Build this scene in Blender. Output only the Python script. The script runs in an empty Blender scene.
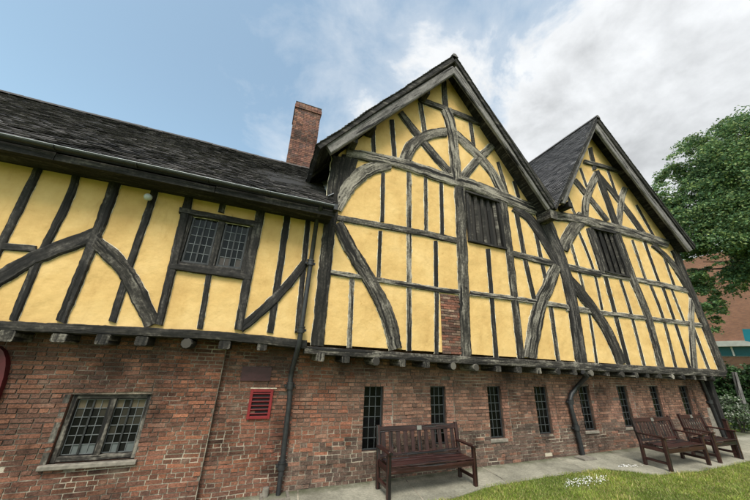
import bpy, math, random
import numpy as np
from mathutils import Vector, Matrix, noise
random.seed(7); rng = np.random.default_rng(7)
SC = bpy.context.scene
COL = SC.collection

# ------------------------------------------------------------------ camera frame (solved from the facade's vanishing points)
CR = Vector((0.930437038, -0.364450125, 0.038249505))
CU = Vector((-0.160731798, -0.312074001, 0.936362701))
CF = Vector((0.329320827, 0.877374449, 0.348943933))
FOC = 290.0; CAM = Vector((0, 0, 2.05))
YT = 5.55      # outer face of the timber framed storey
YB = 5.95      # brick undercroft set back under the jetty
YG = 5.15      # barge boards
def ray(px, py): return (px-375)*CR + (250-py)*CU + FOC*CF
def W(px, py, Y=YT):
    d = ray(px, py); return CAM + d*(Y/d.y)
def WX(px, py, X):
    d = ray(px, py); return CAM + d*(X/d.x)
def gz(x): return -0.08 + 0.0137*(min(max(x, -1.0), 14.0)-0.6)
def nz(x, y=0, z=0): return noise.noise(Vector((x, y, z)))

# ------------------------------------------------------------------ helpers
WL = {}
class MB:
    def __init__(s): s.v=[]; s.f=[]; s.m=[]; s.uv=[]; s.c=[]; s.sm=[]; s.has_uv=False; s.has_c=False
    def add(s, vs, fs, mi=0, uvs=None, col=None, smooth=False):
        b=len(s.v); s.v.extend([tuple(p) for p in vs])
        for k,f in enumerate(fs):
            s.f.append([b+i for i in f]); s.m.append(mi); s.sm.append(smooth)
            if uvs is not None: s.uv.append([uvs[i] for i in f]); s.has_uv=True
            else: s.uv.append([(0,0)]*len(f))
            if col is not None: s.has_c=True
            s.c.append(col if col is not None else (1,1,1,1))
    def box(s, lo, hi, mi=0, col=None, M=None):
        x0,y0,z0=lo; x1,y1,z1=hi
        vs=[Vector(p) for p in((x0,y0,z0),(x1,y0,z0),(x1,y1,z0),(x0,y1,z0),(x0,y0,z1),(x1,y0,z1),(x1,y1,z1),(x0,y1,z1))]
        if M is not None: vs=[M@p for p in vs]
        s.add(vs,[(0,3,2,1),(4,5,6,7),(0,1,5,4),(1,2,6,5),(2,3,7,6),(3,0,4,7)],mi,col=col)
    def cbox(s, lo, hi, ch=.006, mi=0, M=None, grain=0):
        """box with chamfered long edges; the grain runs along the chosen axis through its UVs"""
        lo=Vector(lo); hi=Vector(hi); a=grain; b=(a+1)%3; c=(a+2)%3
        prof=[(lo[b]+ch,lo[c]),(hi[b]-ch,lo[c]),(hi[b],lo[c]+ch),(hi[b],hi[c]-ch),(hi[b]-ch,hi[c]),(lo[b]+ch,hi[c]),(lo[b],hi[c]-ch),(lo[b],lo[c]+ch)]
        off=random.uniform(0,9); vs=[]; us=[]; per=0; pers=[0]
        for i in range(8):
            p,q=prof[i],prof[(i+1)%8]; per+=math.hypot(p[0]-q[0],p[1]-q[1]); pers.append(per)
        for t in (lo[a],hi[a]):
            for p in prof:
                v=[0,0,0]; v[a]=t; v[b]=p[0]; v[c]=p[1]; v=Vector(v); vs.append(M@v if M is not None else v)
        for i in range(8):
            j=(i+1)%8
            s.add([vs[i],vs[j],vs[8+j],vs[8+i]],[(0,1,2,3)],mi,uvs=[(lo[a]+off,pers[i]+off),(lo[a]+off,pers[i+1]+off),(hi[a]+off,pers[i+1]+off),(hi[a]+off,pers[i]+off)])
        eu=[(off+p[0]*2,off+p[1]) for p in prof]; s.add(vs[:8],[tuple(range(7,-1,-1))],mi,uvs=eu); s.add(vs[8:],[tuple(range(8))],mi,uvs=eu)
    def tube(s, pts, r, n=10, mi=0, cap=True, half=None):
        pts=[Vector(p) for p in pts]; rs=r if isinstance(r,(list,tuple)) else [r]*len(pts); rings=[]
        up=None
        for i,p in enumerate(pts):
            t=(pts[min(i+1,len(pts)-1)]-pts[max(i-1,0)]).normalized()
            if up is None: up=Vector((0,0,1)) if abs(t.z)<.9 else Vector((0,1,0))
            a=t.cross(up).normalized(); up2=a.cross(t).normalized(); up=up2
            rings.append([p+rs[i]*(math.cos(2*math.pi*k/n)*a+math.sin(2*math.pi*k/n)*up2) for k in range(n)])
        vs=[q for ring in rings for q in ring]; L=0; fs=[]; us=[]
        for i in range(len(pts)-1):
            for k in range(n):
                j=(k+1)%n; fs.append((i*n+k,i*n+j,(i+1)*n+j,(i+1)*n+k))
        acc=[0]
        for i in range(1,len(pts)): acc.append(acc[-1]+(pts[i]-pts[i-1]).length)
        us=[(acc[i],k*2*math.pi*rs[i]/n) for i in range(len(pts)) for k in range(n)]
        s.add(vs,fs,mi,uvs=us,smooth=True)
        if cap:
            s.add(rings[0],[tuple(range(n-1,-1,-1))],mi,uvs=[(0,0)]*n); s.add(rings[-1],[tuple(range(n))],mi,uvs=[(0,0)]*n)
    def build(s, name, mats, parent=None, label=None, kind=None):
        me=bpy.data.meshes.new(name); o=bpy.data.objects.new(name, me)
        off=WL.get(parent.name_full, Vector((0,0,0))) if parent else Vector((0,0,0))
        me.from_pydata([(x-off.x,y-off.y,z-off.z) for x,y,z in s.v],[],s.f)
        if not isinstance(mats,(list,tuple)): mats=[mats]
        for m in mats: me.materials.append(m)
        me.polygons.foreach_set('material_index', s.m); me.polygons.foreach_set('use_smooth', s.sm)
        if s.has_uv:
            l=me.uv_layers.new(name='UVMap'); l.data.foreach_set('uv',[c for f in s.uv for p in f for c in p])
        if s.has_c:
            a=me.color_attributes.new('Col','FLOAT_COLOR','CORNER')
            a.data.foreach_set('color',[c for f,cc in zip(s.f,s.c) for _ in f for c in cc])
        me.update(); COL.objects.link(o)
        if parent: o.parent=parent
        WL[o.name_full]=off.copy()
        if label: o['label']=label
        if kind: o['kind']=kind
        return o
def thing(name,label,cat,loc=(0,0,0),group=None,rz=0):
    o=bpy.data.objects.new(name,None); COL.objects.link(o); o.location=loc; o.rotation_euler.z=rz; o.empty_display_size=.2
    o['label']=label; o['category']=cat
    if group: o['group']=group
    WL[o.name_full]=Vector(loc); return o
def tag(o,label,cat,group=None):
    o['label']=label; o['category']=cat
    if group: o['group']=group
    return o

# ------------------------------------------------------------------ materials
def mat(name):
    m=bpy.data.materials.new(name); m.use_nodes=True; nt=m.node_tree; return m,nt,nt.nodes['Principled BSDF']
def N(nt,t,**k):
    n=nt.nodes.new(t)
    for a,b in k.items():
        if a in n.inputs: n.inputs[a].default_value=b
        else: setattr(n,a,b)
    return n
def ramp(nt,stops):
    r=nt.nodes.new('ShaderNodeValToRGB'); e=r.color_ramp.elements
    while len(e)<len(stops): e.new(0.5)
    for i,(p,c) in enumerate(stops): e[i].position=p; e[i].color=(*c,1) if len(c)==3 else c
    return r
def mixc(nt,a,b,fac,mode='MIX'):
    n=nt.nodes.new('ShaderNodeMix'); n.data_type='RGBA'; n.blend_type=mode
    for s_,v in ((0,fac),(6,a),(7,b)):
        if hasattr(v,'links') or hasattr(v,'is_linked'): nt.links.new(v,n.inputs[s_])
        else: n.inputs[s_].default_value=v if s_==0 else (*v,1)
    return n.outputs[2]
def bump(nt,bs,h,strength=.5,dist=.01,prev=None):
    b=N(nt,'ShaderNodeBump'); b.inputs['Strength'].default_value=strength; b.inputs['Distance'].default_value=dist
    nt.links.new(h,b.inputs['Height'])
    if prev: nt.links.new(prev,b.inputs['Normal'])
    nt.links.new(b.outputs[0],bs.inputs['Normal']); return b.outputs[0]
def wood(name,dark,mid,light,rough=.85,fine=1.0,lo=.36,hi=.68,spec=.3):
    m,nt,bs=mat(name); L=nt.links.new
    uv=N(nt,'ShaderNodeUVMap'); oi=N(nt,'ShaderNodeObjectInfo')
    ad=N(nt,'ShaderNodeVectorMath',operation='ADD'); L(uv.outputs[0],ad.inputs[0]); 
    sc=N(nt,'ShaderNodeMath',operation='MULTIPLY'); sc.inputs[1].default_value=37; L(oi.outputs['Random'],sc.inputs[0]); L(sc.outputs[0],ad.inputs[1])
    mp=N(nt,'ShaderNodeMapping'); mp.inputs['Scale'].default_value=(1.6*fine,26*fine,1); L(ad.outputs[0],mp.inputs[0])
    n1=N(nt,'ShaderNodeTexNoise',Scale=1.0,Detail=8.0,Roughness=.65); L(mp.outputs[0],n1.inputs['Vector'])
    mp2=N(nt,'ShaderNodeMapping'); mp2.inputs['Scale'].default_value=(2.2,7.5,1); L(ad.outputs[0],mp2.inputs[0])
    n2=N(nt,'ShaderNodeTexNoise',Scale=1.0,Detail=5.0,Roughness=.6); L(mp2.outputs[0],n2.inputs['Vector'])
    n4=N(nt,'ShaderNodeTexNoise',Scale=22.0,Detail=3.0,Roughness=.6); L(ad.outputs[0],n4.inputs['Vector'])
    a=N(nt,'ShaderNodeMath',operation='MULTIPLY_ADD'); L(n2.outputs[0],a.inputs[0]); a.inputs[1].default_value=.80; 
    b=N(nt,'ShaderNodeMath',operation='MULTIPLY'); L(n1.outputs[0],b.inputs[0]); b.inputs[1].default_value=.60; L(b.outputs[0],a.inputs[2])
    c=N(nt,'ShaderNodeMath',operation='MULTIPLY_ADD'); L(n4.outputs[0],c.inputs[0]); c.inputs[1].default_value=.42; L(a.outputs[0],c.inputs[2])
    d=N(nt,'ShaderNodeMath',operation='MULTIPLY_ADD'); L(oi.outputs['Random'],d.inputs[0]); d.inputs[1].default_value=.05 if name.startswith('stained') else .16; L(c.outputs[0],d.inputs[2])
    hf=N(nt,'ShaderNodeMath',operation='MULTIPLY'); L(d.outputs[0],hf.inputs[0]); hf.inputs[1].default_value=.5; of=(lo+hi)/2-.55; r=ramp(nt,[(.41+of,dark),(.495+of,mid),(.60+of,light)]); L(hf.outputs[0],r.inputs[0])
    # shakes: deep dark cracks along the grain
    mp3=N(nt,'ShaderNodeMapping'); mp3.inputs['Scale'].default_value=(.8,13,1); L(ad.outputs[0],mp3.inputs[0])
    n3=N(nt,'ShaderNodeTexNoise',Scale=1.0,Detail=4.0,Roughness=.55,Distortion=.4); L(mp3.outputs[0],n3.inputs['Vector'])
    rc=ramp(nt,[(.40,(0,0,0)),(.455,(1,1,1))]); L(n3.outputs[0],rc.inputs[0])
    col=mixc(nt,(0.008,.007,.007),r.outputs[0],rc.outputs[0]); L(col,bs.inputs['Base Color'])
    bs.inputs['Roughness'].default_value=rough; bs.inputs['Specular IOR Level'].default_value=spec
    p=bump(nt,bs,n1.outputs[0],.6,.012); bump(nt,bs,rc.outputs[0],.7,.012,p); return m
M={}
M['oak_dark']=wood('dark_oak',(.009,.008,.008),(.026,.023,.022),(.115,.102,.092),lo=.43,hi=.73)
M['oak_grey']=wood('weathered_oak',(.016,.014,.012),(.068,.060,.051),(.27,.242,.205),lo=.38,hi=.68)
M['oak_mid']=wood('brown_grey_oak',(.010,.009,.008),(.036,.031,.027),(.20,.18,.152),lo=.41,hi=.73)
M['barge']=wood('grey_bargeboard',(.04,.037,.036),(.10,.092,.09),(.19,.175,.17),lo=.3,hi=.72)
M['bench']=wood('stained_bench_wood',(.014,.0045,.004),(.027,.0085,.007),(.055,.021,.018),rough=.36,lo=.3,hi=.75,spec=.5)
M['bark']=wood('bark',(.03,.024,.018),(.07,.058,.045),(.13,.115,.095))
def simple(name,c,rough=.6,metal=0,var=.25,scale=12,bmp=.2,spec=.4):
    m,nt,bs=mat(name); tc=N(nt,'ShaderNodeTexCoord'); n=N(nt,'ShaderNodeTexNoise',Scale=scale,Detail=6.0); nt.links.new(tc.outputs['Object'],n.inputs[0])
    r=ramp(nt,[(.3,tuple(x*(1-var) for x in c)),(.7,tuple(min(1,x*(1+var)) for x in c))]); nt.links.new(n.outputs[0],r.inputs[0]); nt.links.new(r.outputs[0],bs.inputs['Base Color'])
    bs.inputs['Roughness'].default_value=rough; bs.inputs['Metallic'].default_value=metal; bs.inputs['Specular IOR Level'].default_value=spec
    if bmp: bump(nt,bs,n.outputs[0],bmp,.005)
    return m
M['iron']=simple('black_iron',(.02,.02,.022),.45,0,.4,18)
M['gutter']=simple('grey_lead_gutter',(.10,.10,.105),.35,.3,.35,8)
M['lead']=simple('lead_came',(.16,.165,.17),.5,.2,.2,30)
M['leadmid']=simple('grey_lead_came',(.11,.115,.12),.5,.2,.2,30)
M['leaddark']=simple('dark_lead_came',(.055,.06,.062),.5,.2,.2,30)
M['leadsheet']=simple('lead_flashing',(.30,.31,.33),.45,.2,.25,6)
M['red']=simple('red_paint',(.17,.011,.014),.5,0,.15,14)
M['maroon']=simple('maroon_paint',(.045,.014,.016),.55,0,.3,14)
M['darkred']=simple('dark_red_paint',(.07,.006,.009),.55,0,.3,6)
M['stone']=simple('pale_sill_stone',(.17,.15,.125),.9,0,.35,14,.5)
M['cream']=simple('cream_render',(.42,.40,.36),.8,0,.15,3)
M['blind']=simple('beige_blind',(.34,.27,.18),.8,0,.1,5)
M['paper']=simple('white_paper',(.55,.56,.57),.8,0,.3,25)
M['white']=simple('white_plastic',(.42,.44,.43),.4,0,.05,10)
M['teal']=simple('teal_panel',(.03,.34,.42),.5,0,.08,2)
M['petal']=simple('white_petals',(.60,.59,.58),.7,0,.1,30)
M['inside']=simple('dark_room',(.006,.006,.007),.9,0,.3,4)  # near-black colour stands in for the unlit space behind openings
M['brass']=simple('small_metal_plate',(.22,.21,.19),.4,.5,.1,30)

def mglass():
    m,nt,bs=mat('old_leaded_glass'); at=N(nt,'ShaderNodeVertexColor',layer_name='Col')
    nt.links.new(at.outputs[0],bs.inputs['Base Color']); bs.inputs['Roughness'].default_value=.12; bs.inputs['Specular IOR Level'].default_value=.12
    tc=N(nt,'ShaderNodeTexCoord'); n=N(nt,'ShaderNodeTexNoise',Scale=9.0,Detail=2.0); nt.links.new(tc.outputs['Object'],n.inputs[0]); bump(nt,bs,n.outputs[0],.25,.01); return m
M['glass']=mglass()
def mplaster():
    m,nt,bs=mat('ochre_limewash'); L=nt.links.new; tc=N(nt,'ShaderNodeTexCoord'); o=tc.outputs['Object']
    n1=N(nt,'ShaderNodeTexNoise',Scale=1.1,Detail=6.0,Roughness=.6); L(o,n1.inputs[0])
    r=ramp(nt,[(.28,(.49,.31,.12)),(.5,(.58,.385,.158)),(.74,(.66,.465,.22))]); L(n1.outputs[0],r.inputs[0])
    mp=N(nt,'ShaderNodeMapping'); mp.inputs['Scale'].default_value=(3.0,1,1.1); L(o,mp.inputs[0])
    n2=N(nt,'ShaderNodeTexNoise',Scale=1.0,Detail=5.0,Roughness=.7); L(mp.outputs[0],n2.inputs[0])
    r2=ramp(nt,[(.26,(.66,.60,.52)),(.42,(.93,.91,.88)),(.56,(1,1,1))]); L(n2.outputs[0],r2.inputs[0])
    c=mixc(nt,r.outputs[0],r2.outputs[0],.7,'MULTIPLY')
    n5=N(nt,'ShaderNodeTexNoise',Scale=7.0,Detail=5.0,Roughness=.65); L(o,n5.inputs[0])
    r5=ramp(nt,[(.24,(.62,.55,.45)),(.37,(.95,.94,.92)),(.6,(1,1,1))]); L(n5.outputs[0],r5.inputs[0])
    c=mixc(nt,c,r5.outputs[0],.8,'MULTIPLY')
    L(c,bs.inputs['Base Color']); bs.inputs['Roughness'].default_value=.9; bs.inputs['Specular IOR Level'].default_value=.2
    n6=N(nt,'ShaderNodeTexNoise',Scale=9.0,Detail=3.0,Roughness=.5); L(o,n6.inputs[0]); n3=N(nt,'ShaderNodeTexNoise',Scale=3.2,Detail=4.0,Roughness=.5); L(o,n3.inputs[0]); n4=N(nt,'ShaderNodeTexNoise',Scale=26.0,Detail=6.0,Roughness=.6); L(o,n4.inputs[0])
    p=bump(nt,bs,n3.outputs[0],.5,.06); p=bump(nt,bs,n6.outputs[0],.35,.016,p); bump(nt,bs,n4.outputs[0],.3,.010,p); return m
M['plaster']=mplaster()
M['filler']=simple('pale_lime_fillet',(.60,.53,.40),.95,0,.35,20)
def mattr(name,rough=.9,bscale=60,bst=.6,bd=.006,dirt=True,spec=.25,trans=0,mott=.45,smear=False):
    m,nt,bs=mat(name); L=nt.links.new; at=N(nt,'ShaderNodeVertexColor',layer_name='Col'); tc=N(nt,'ShaderNodeTexCoord')
    n=N(nt,'ShaderNodeTexNoise',Scale=bscale,Detail=6.0,Roughness=.6); L(tc.outputs['Object'],n.inputs[0]); c=at.outputs[0]
    if dirt:
        r=ramp(nt,[(.3,(1-mott,)*3),(.65,(1+mott*.35,)*3)]); L(n.outputs[0],r.inputs[0]); c=mixc(nt,c,r.outputs[0],1.0,'MULTIPLY')
    if smear:
        m1=N(nt,'ShaderNodeTexNoise',Scale=2.3,Detail=9.0,Roughness=.72); L(tc.outputs['Object'],m1.inputs[0]); q=ramp(nt,[(.56,(0,0,0)),(.72,(.6,.6,.6))]); L(m1.outputs[0],q.inputs[0]); c=mixc(nt,c,(.24,.18,.135),q.outputs[0])
        m2=N(nt,'ShaderNodeTexNoise',Scale=1.3,Detail=8.0,Roughness=.7); mp=N(nt,'ShaderNodeMapping'); mp.inputs['Location'].default_value=(7,3,1); L(tc.outputs['Object'],mp.inputs[0]); L(mp.outputs[0],m2.inputs[0]); q=ramp(nt,[(.36,(.28,.27,.26)),(.52,(1,1,1))]); L(m2.outputs[0],q.inputs[0]); c=mixc(nt,c,q.outputs[0],.9,'MULTIPLY')
    L(c,bs.inputs['Base Color']); bs.inputs['Roughness'].default_value=rough; bs.inputs['Specular IOR Level'].default_value=spec
    if bst: bump(nt,bs,n.outputs[0],bst,bd)
    if trans:
        bs.inputs['Transmission Weight'].default_value=0
        t=N(nt,'ShaderNodeBsdfTranslucent'); L(c,t.inputs[0]); mx=N(nt,'ShaderNodeMixShader'); mx.inputs[0].default_value=trans
        L(bs.outputs[0],mx.inputs[1]); L(t.outputs[0],mx.inputs[2]); L(mx.outputs[0],nt.nodes['Material Output'].inputs[0])
    return m
M['brick']=mattr('old_brick',.92,38,1.0,.014,smear=True)
M['tile']=mattr('old_clay_tile',.85,25,.8,.012,spec=.3)
M['leaf']=mattr('leaf',.55,5,0,0,dirt=False,spec=.35,trans=.3)
def mmortar():
    m,nt,bs=mat('lime_mortar'); L=nt.links.new; tc=N(nt,'ShaderNodeTexCoord'); o=tc.outputs['Object']
    n=N(nt,'ShaderNodeTexNoise',Scale=1.6,Detail=7.0,Roughness=.65); L(o,n.inputs[0]); r=ramp(nt,[(.36,(.035,.027,.022)),(.52,(.11,.085,.066)),(.68,(.34,.285,.225))]); L(n.outputs[0],r.inputs[0])
    sx=N(nt,'ShaderNodeSeparateXYZ'); L(o,sx.inputs[0]); mr=N(nt,'ShaderNodeMapRange'); L(sx.outputs[2],mr.inputs[0]); mr.inputs[1].default_value=1.05; mr.inputs[2].default_value=.45
    mm=N(nt,'ShaderNodeMath',operation='MULTIPLY'); L(mr.outputs[0],mm.inputs[0]); q=ramp(nt,[(.38,(0,0,0)),(.56,(1,1,1))]); L(n.outputs[0],q.inputs[0]); L(q.outputs[0],mm.inputs[1])
    L(mixc(nt,r.outputs[0],(.40,.345,.27),mm.outputs[0]),bs.inputs['Base Color']); bs.inputs['Roughness'].default_value=.95
    n2=N(nt,'ShaderNodeTexNoise',Scale=70.0,Detail=5.0); L(o,n2.inputs[0]); bump(nt,bs,n2.outputs[0],.8,.01); return m
M['mortar']=mmortar()
def mground(name,stops,scale,b=.5,second=None,bd=.02):
    m,nt,bs=mat(name); L=nt.links.new; tc=N(nt,'ShaderNodeTexCoord'); o=tc.outputs['Object']
    n=N(nt,'ShaderNodeTexNoise',Scale=scale,Detail=9.0,Roughness=.65); L(o,n.inputs[0]); r=ramp(nt,stops); L(n.outputs[0],r.inputs[0]); c=r.outputs[0]
    n2=N(nt,'ShaderNodeTexNoise',Scale=scale*22,Detail=5.0,Roughness=.7); L(o,n2.inputs[0])
    r2=ramp(nt,[(.3,(.55,.55,.55)),(.7,(1.2,1.2,1.2))]); L(n2.outputs[0],r2.inputs[0]); c=mixc(nt,c,r2.outputs[0],.8,'MULTIPLY')
    L(c,bs.inputs['Base Color']); bs.inputs['Roughness'].default_value=.93; bs.inputs['Specular IOR Level'].default_value=.2; bump(nt,bs,n2.outputs[0],b,bd); return m
M['path']=mground('worn_concrete',[(.3,(.15,.14,.11)),(.5,(.26,.245,.195)),(.7,(.36,.335,.27))],1.3,.5,bd=.006)
nt_=M['path'].node_tree; bs_=nt_.nodes['Principled BSDF']; lk=bs_.inputs['Base Color'].links[0].from_socket; tc_=N(nt_,'ShaderNodeTexCoord'); sx_=N(nt_,'ShaderNodeSeparateXYZ'); nt_.links.new(tc_.outputs['Object'],sx_.inputs[0])
nn_=N(nt_,'ShaderNodeTexNoise',Scale=3.5,Detail=7.0,Roughness=.7); nt_.links.new(tc_.outputs['Object'],nn_.inputs[0]); ma_=N(nt_,'ShaderNodeMath',operation='MULTIPLY_ADD'); nt_.links.new(nn_.outputs[0],ma_.inputs[0]); ma_.inputs[1].default_value=.7; nt_.links.new(sx_.outputs[1],ma_.inputs[2])
mr_=N(nt_,'ShaderNodeMapRange'); nt_.links.new(ma_.outputs[0],mr_.inputs[0]); mr_.inputs[1].default_value=6.05; mr_.inputs[2].default_value=6.32; mr_.inputs[4].default_value=.85
nt_.links.new(mixc(nt_,lk,(.055,.06,.03),mr_.outputs[0]),bs_.inputs['Base Color'])
M['lawn']=mground('lawn_soil',[(.3,(.10,.14,.02)),(.7,(.16,.21,.035))],2.0,.8)
def mfarbrick():
    m,nt,bs=mat('far_red_brick'); L=nt.links.new; tc=N(nt,'ShaderNodeTexCoord'); mp=N(nt,'ShaderNodeMapping'); mp.inputs['Rotation'].default_value=(0,math.radians(90),math.radians(90)); L(tc.outputs['Generated'],mp.inputs[0])
    sx=N(nt,'ShaderNodeSeparateXYZ'); L(tc.outputs['Object'],sx.inputs[0]); cx=N(nt,'ShaderNodeCombineXYZ'); L(sx.outputs[1],cx.inputs[0]); L(sx.outputs[2],cx.inputs[1])
    b=N(nt,'ShaderNodeTexBrick',Scale=1.0); b.inputs['Brick Width'].default_value=.23; b.inputs['Row Height'].default_value=.075; b.inputs['Mortar Size'].default_value=.007; b.inputs['Color1'].default_value=(.36,.15,.085,1); b.inputs['Color2'].default_value=(.26,.105,.065,1); b.inputs['Mortar'].default_value=(.24,.18,.14,1)
    L(cx.outputs[0],b.inputs['Vector']); n=N(nt,'ShaderNodeTexNoise',Scale=.4,Detail=5.0); L(tc.outputs['Object'],n.inputs[0]); r=ramp(nt,[(.3,(.8,.8,.8)),(.7,(1.15,1.15,1.15))]); L(n.outputs[0],r.inputs[0])
    L(mixc(nt,b.outputs[0],r.outputs[0],1.0,'MULTIPLY'),bs.inputs['Base Color']); bs.inputs['Roughness'].default_value=.9; return m
M['farbrick']=mfarbrick()

# ------------------------------------------------------------------ hewn timber laid on a wall plane
BK=[0]
def catmull(pts,step):
    if len(pts)==2:
        (a,b)=pts; n=max(2,int(math.dist(a[:2],b[:2])/step)); return [tuple(a[k]+(b[k]-a[k])*i/n for k in range(3)) for i in range(n+1)]
    out=[]; P=[pts[0]]+list(pts)+[pts[-1]]
    for i in range(1,len(P)-2):
        p0,p1,p2,p3=P[i-1:i+3]; n=max(2,int(math.dist(p1[:2],p2[:2])/step))
        for j in range(n):
            t=j/n; out.append(tuple(.5*((2*p1[k])+(-p0[k]+p2[k])*t+(2*p0[k]-5*p1[k]+4*p2[k]-p3[k])*t*t+(-p0[k]+3*p1[k]-3*p2[k]+p3[k])*t**3) for k in range(3)))
    out.append(tuple(P[-2])); return out
def beam(parent,name,pts,w,th=.03,mt='oak_grey',Y=YT,back=.02,filler=True,jit=.078,step=3.2,label=None):
    """a timber whose axis follows measured facade points; w is its width at each point"""
    BK[0]+=1; th=th+ (BK[0]%9)*.0016
    ws=list(w) if isinstance(w,(list,tuple)) else [w]*len(pts)
    P=catmull([(p[0],p[1],q) for p,q in zip(pts,ws)],step); n=len(P); sd=random.uniform(0,99)
    rows=[]; fil=[]
    for i,(x,y,wd) in enumerate(P):
        a=P[max(i-1,0)]; b=P[min(i+1,n-1)]; tx,ty=b[0]-a[0],b[1]-a[1]; l=math.hypot(tx,ty) or 1; nx,ny=ty/l,-tx/l
        jl=1+jit*1.7*nz(i*.27,sd)+jit*1.2*nz(i*1.1,sd+9)+jit*.8*nz(i*2.7,sd+19); jr=1+jit*1.7*nz(i*.27,sd+50)+jit*1.2*nz(i*1.1,sd+60)+jit*.8*nz(i*2.7,sd+29)
        L_=W(x-nx*wd*.5*jl,y-ny*wd*.5*jl,Y); R_=W(x+nx*wd*.5*jr,y+ny*wd*.5*jr,Y); rows.append((L_,R_))
        e1=.45+.9*nz(i*.9,sd+70); e2=.45+.9*nz(i*.9,sd+80)
        fil.append((W(x-nx*(wd*.5*jl+e1),y-ny*(wd*.5*jl+e1),Y),W(x+nx*(wd*.5*jr+e2),y+ny*(wd*.5*jr+e2),Y)))
    mb=MB(); prof=[(0,back),(0,-th*.62),(.1,-th),(.37,-th*1.05),(.64,-th*1.05),(.9,-th),(1,-th*.62),(1,back)]
    vs=[];us=[];acc=0;k=len(prof)
    for i,(a,b) in enumerate(rows):
        if i: acc+=((a+b)*.5-(rows[i-1][0]+rows[i-1][1])*.5).length
        wd=(b-a).length
        for (t,dy) in prof:
            p=a.lerp(b,t); j=nz(acc*6,t*7,sd)*.007; p=Vector((p.x,Y+dy+(j if 0<t<1 else 0),p.z)); vs.append(p); us.append((acc,t*wd+(0 if 0<t<1 else dy)))
    fs=[(i*k+j,i*k+j+1,(i+1)*k+j+1,(i+1)*k+j) for i in range(n-1) for j in range(k-1)]
    fs+=[tuple(range(k-1,-1,-1)),tuple((n-1)*k+j for j in range(k))]
    if back>.0: fs+=[(i*k,(i+1)*k,(i+1)*k+k-1,i*k+k-1) for i in range(n-1)]
    mb.add(vs,fs,0,uvs=us)
    if filler:
        dy=.003+(BK[0]%11)*.0004; vs=[];
        for a,b in fil: vs+=[(a.x,Y-dy,a.z),(b.x,Y-dy,b.z)]
        mb.add(vs,[(2*i,2*i+1,2*i+3,2*i+2) for i in range(n-1)],1,uvs=[(0,0)]*len(vs))
    return mb.build(name,[M[mt],M['filler']],parent,label)

# ================================================================== SETTING: ground, path
def sheet(name,polys,m,kind='structure',dz=0):
    mb=MB()
    for vs in polys: mb.add([(x,y,gz(x)+dz) for x,y in vs],[tuple(range(len(vs)))])
    o=mb.build(name,m); o['kind']=kind; return o
xs=[-400,-1,14,400]
sheet('lawn_ground',[[(xs[i],-400),(xs[i+1],-400),(xs[i+1],500),(xs[i],500)] for i in range(3)],M['lawn'])
edge=[]; 
for i in range(0,101):
    x=-8+i*.32
    base=float(np.interp(x,[-8,1.5,3.3,4.3,5.9,7.55,7.85,9,10.5,12,14,20],[4.75,4.80,4.92,5.12,5.15,5.08,4.55,4.40,4.38,4.42,4.5,4.5]))
    edge.append((x,base+.03*nz(x*1.3)+.018*nz(x*5)))
mb=MB()
for (a,b),(c,d) in zip(edge[:-1],edge[1:]):
    mb.add([(a,b,gz(a)+.016),(c,d,gz(c)+.016),(c,YB+.3,gz(c)+.016),(a,YB+.3,gz(a)+.016)],[(0,1,2,3)])
    mb.add([(a,b,gz(a)-.02),(c,d,gz(c)-.02),(c,d,gz(c)+.016),(a,b,gz(a)+.016)],[(0,1,2,3)])
o=mb.build('path',M['path']); o['kind']='structure'
# joints between the slabs of the path (open gaps with dark grit) are real strips
mb=MB()
for x in (-3.1,-1.2,.95,2.9,4.75,6.9,8.7,10.9,12.8,15.2):
    for k in range(8):
        y0=4.85+k*.14; 
        xa=x+.06*(k-3)*.3+.012*nz(k*1.3,x); xb=x+.06*(k-2)*.3+.012*nz((k+1)*1.3,x)
        if y0<dict((round(q[0],1),q[1]) for q in edge).get(round(x,1),5.0): continue
        mb.add([(xa-.008,y0,gz(x)+.020),(xa+.008,y0,gz(x)+.020),(xb+.008,y0+.14,gz(x)+.020),(xb-.008,y0+.14,gz(x)+.020)],[(0,1,2,3)])
o=mb.build('path_joints',M['mortar']); o['kind']='structure'
def edge_y(x):
    for (a,b),(c,d) in zip(edge[:-1],edge[1:]):
        if a<=x<c: return b+(d-b)*(x-a)/(c-a)
    return 4.6
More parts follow.
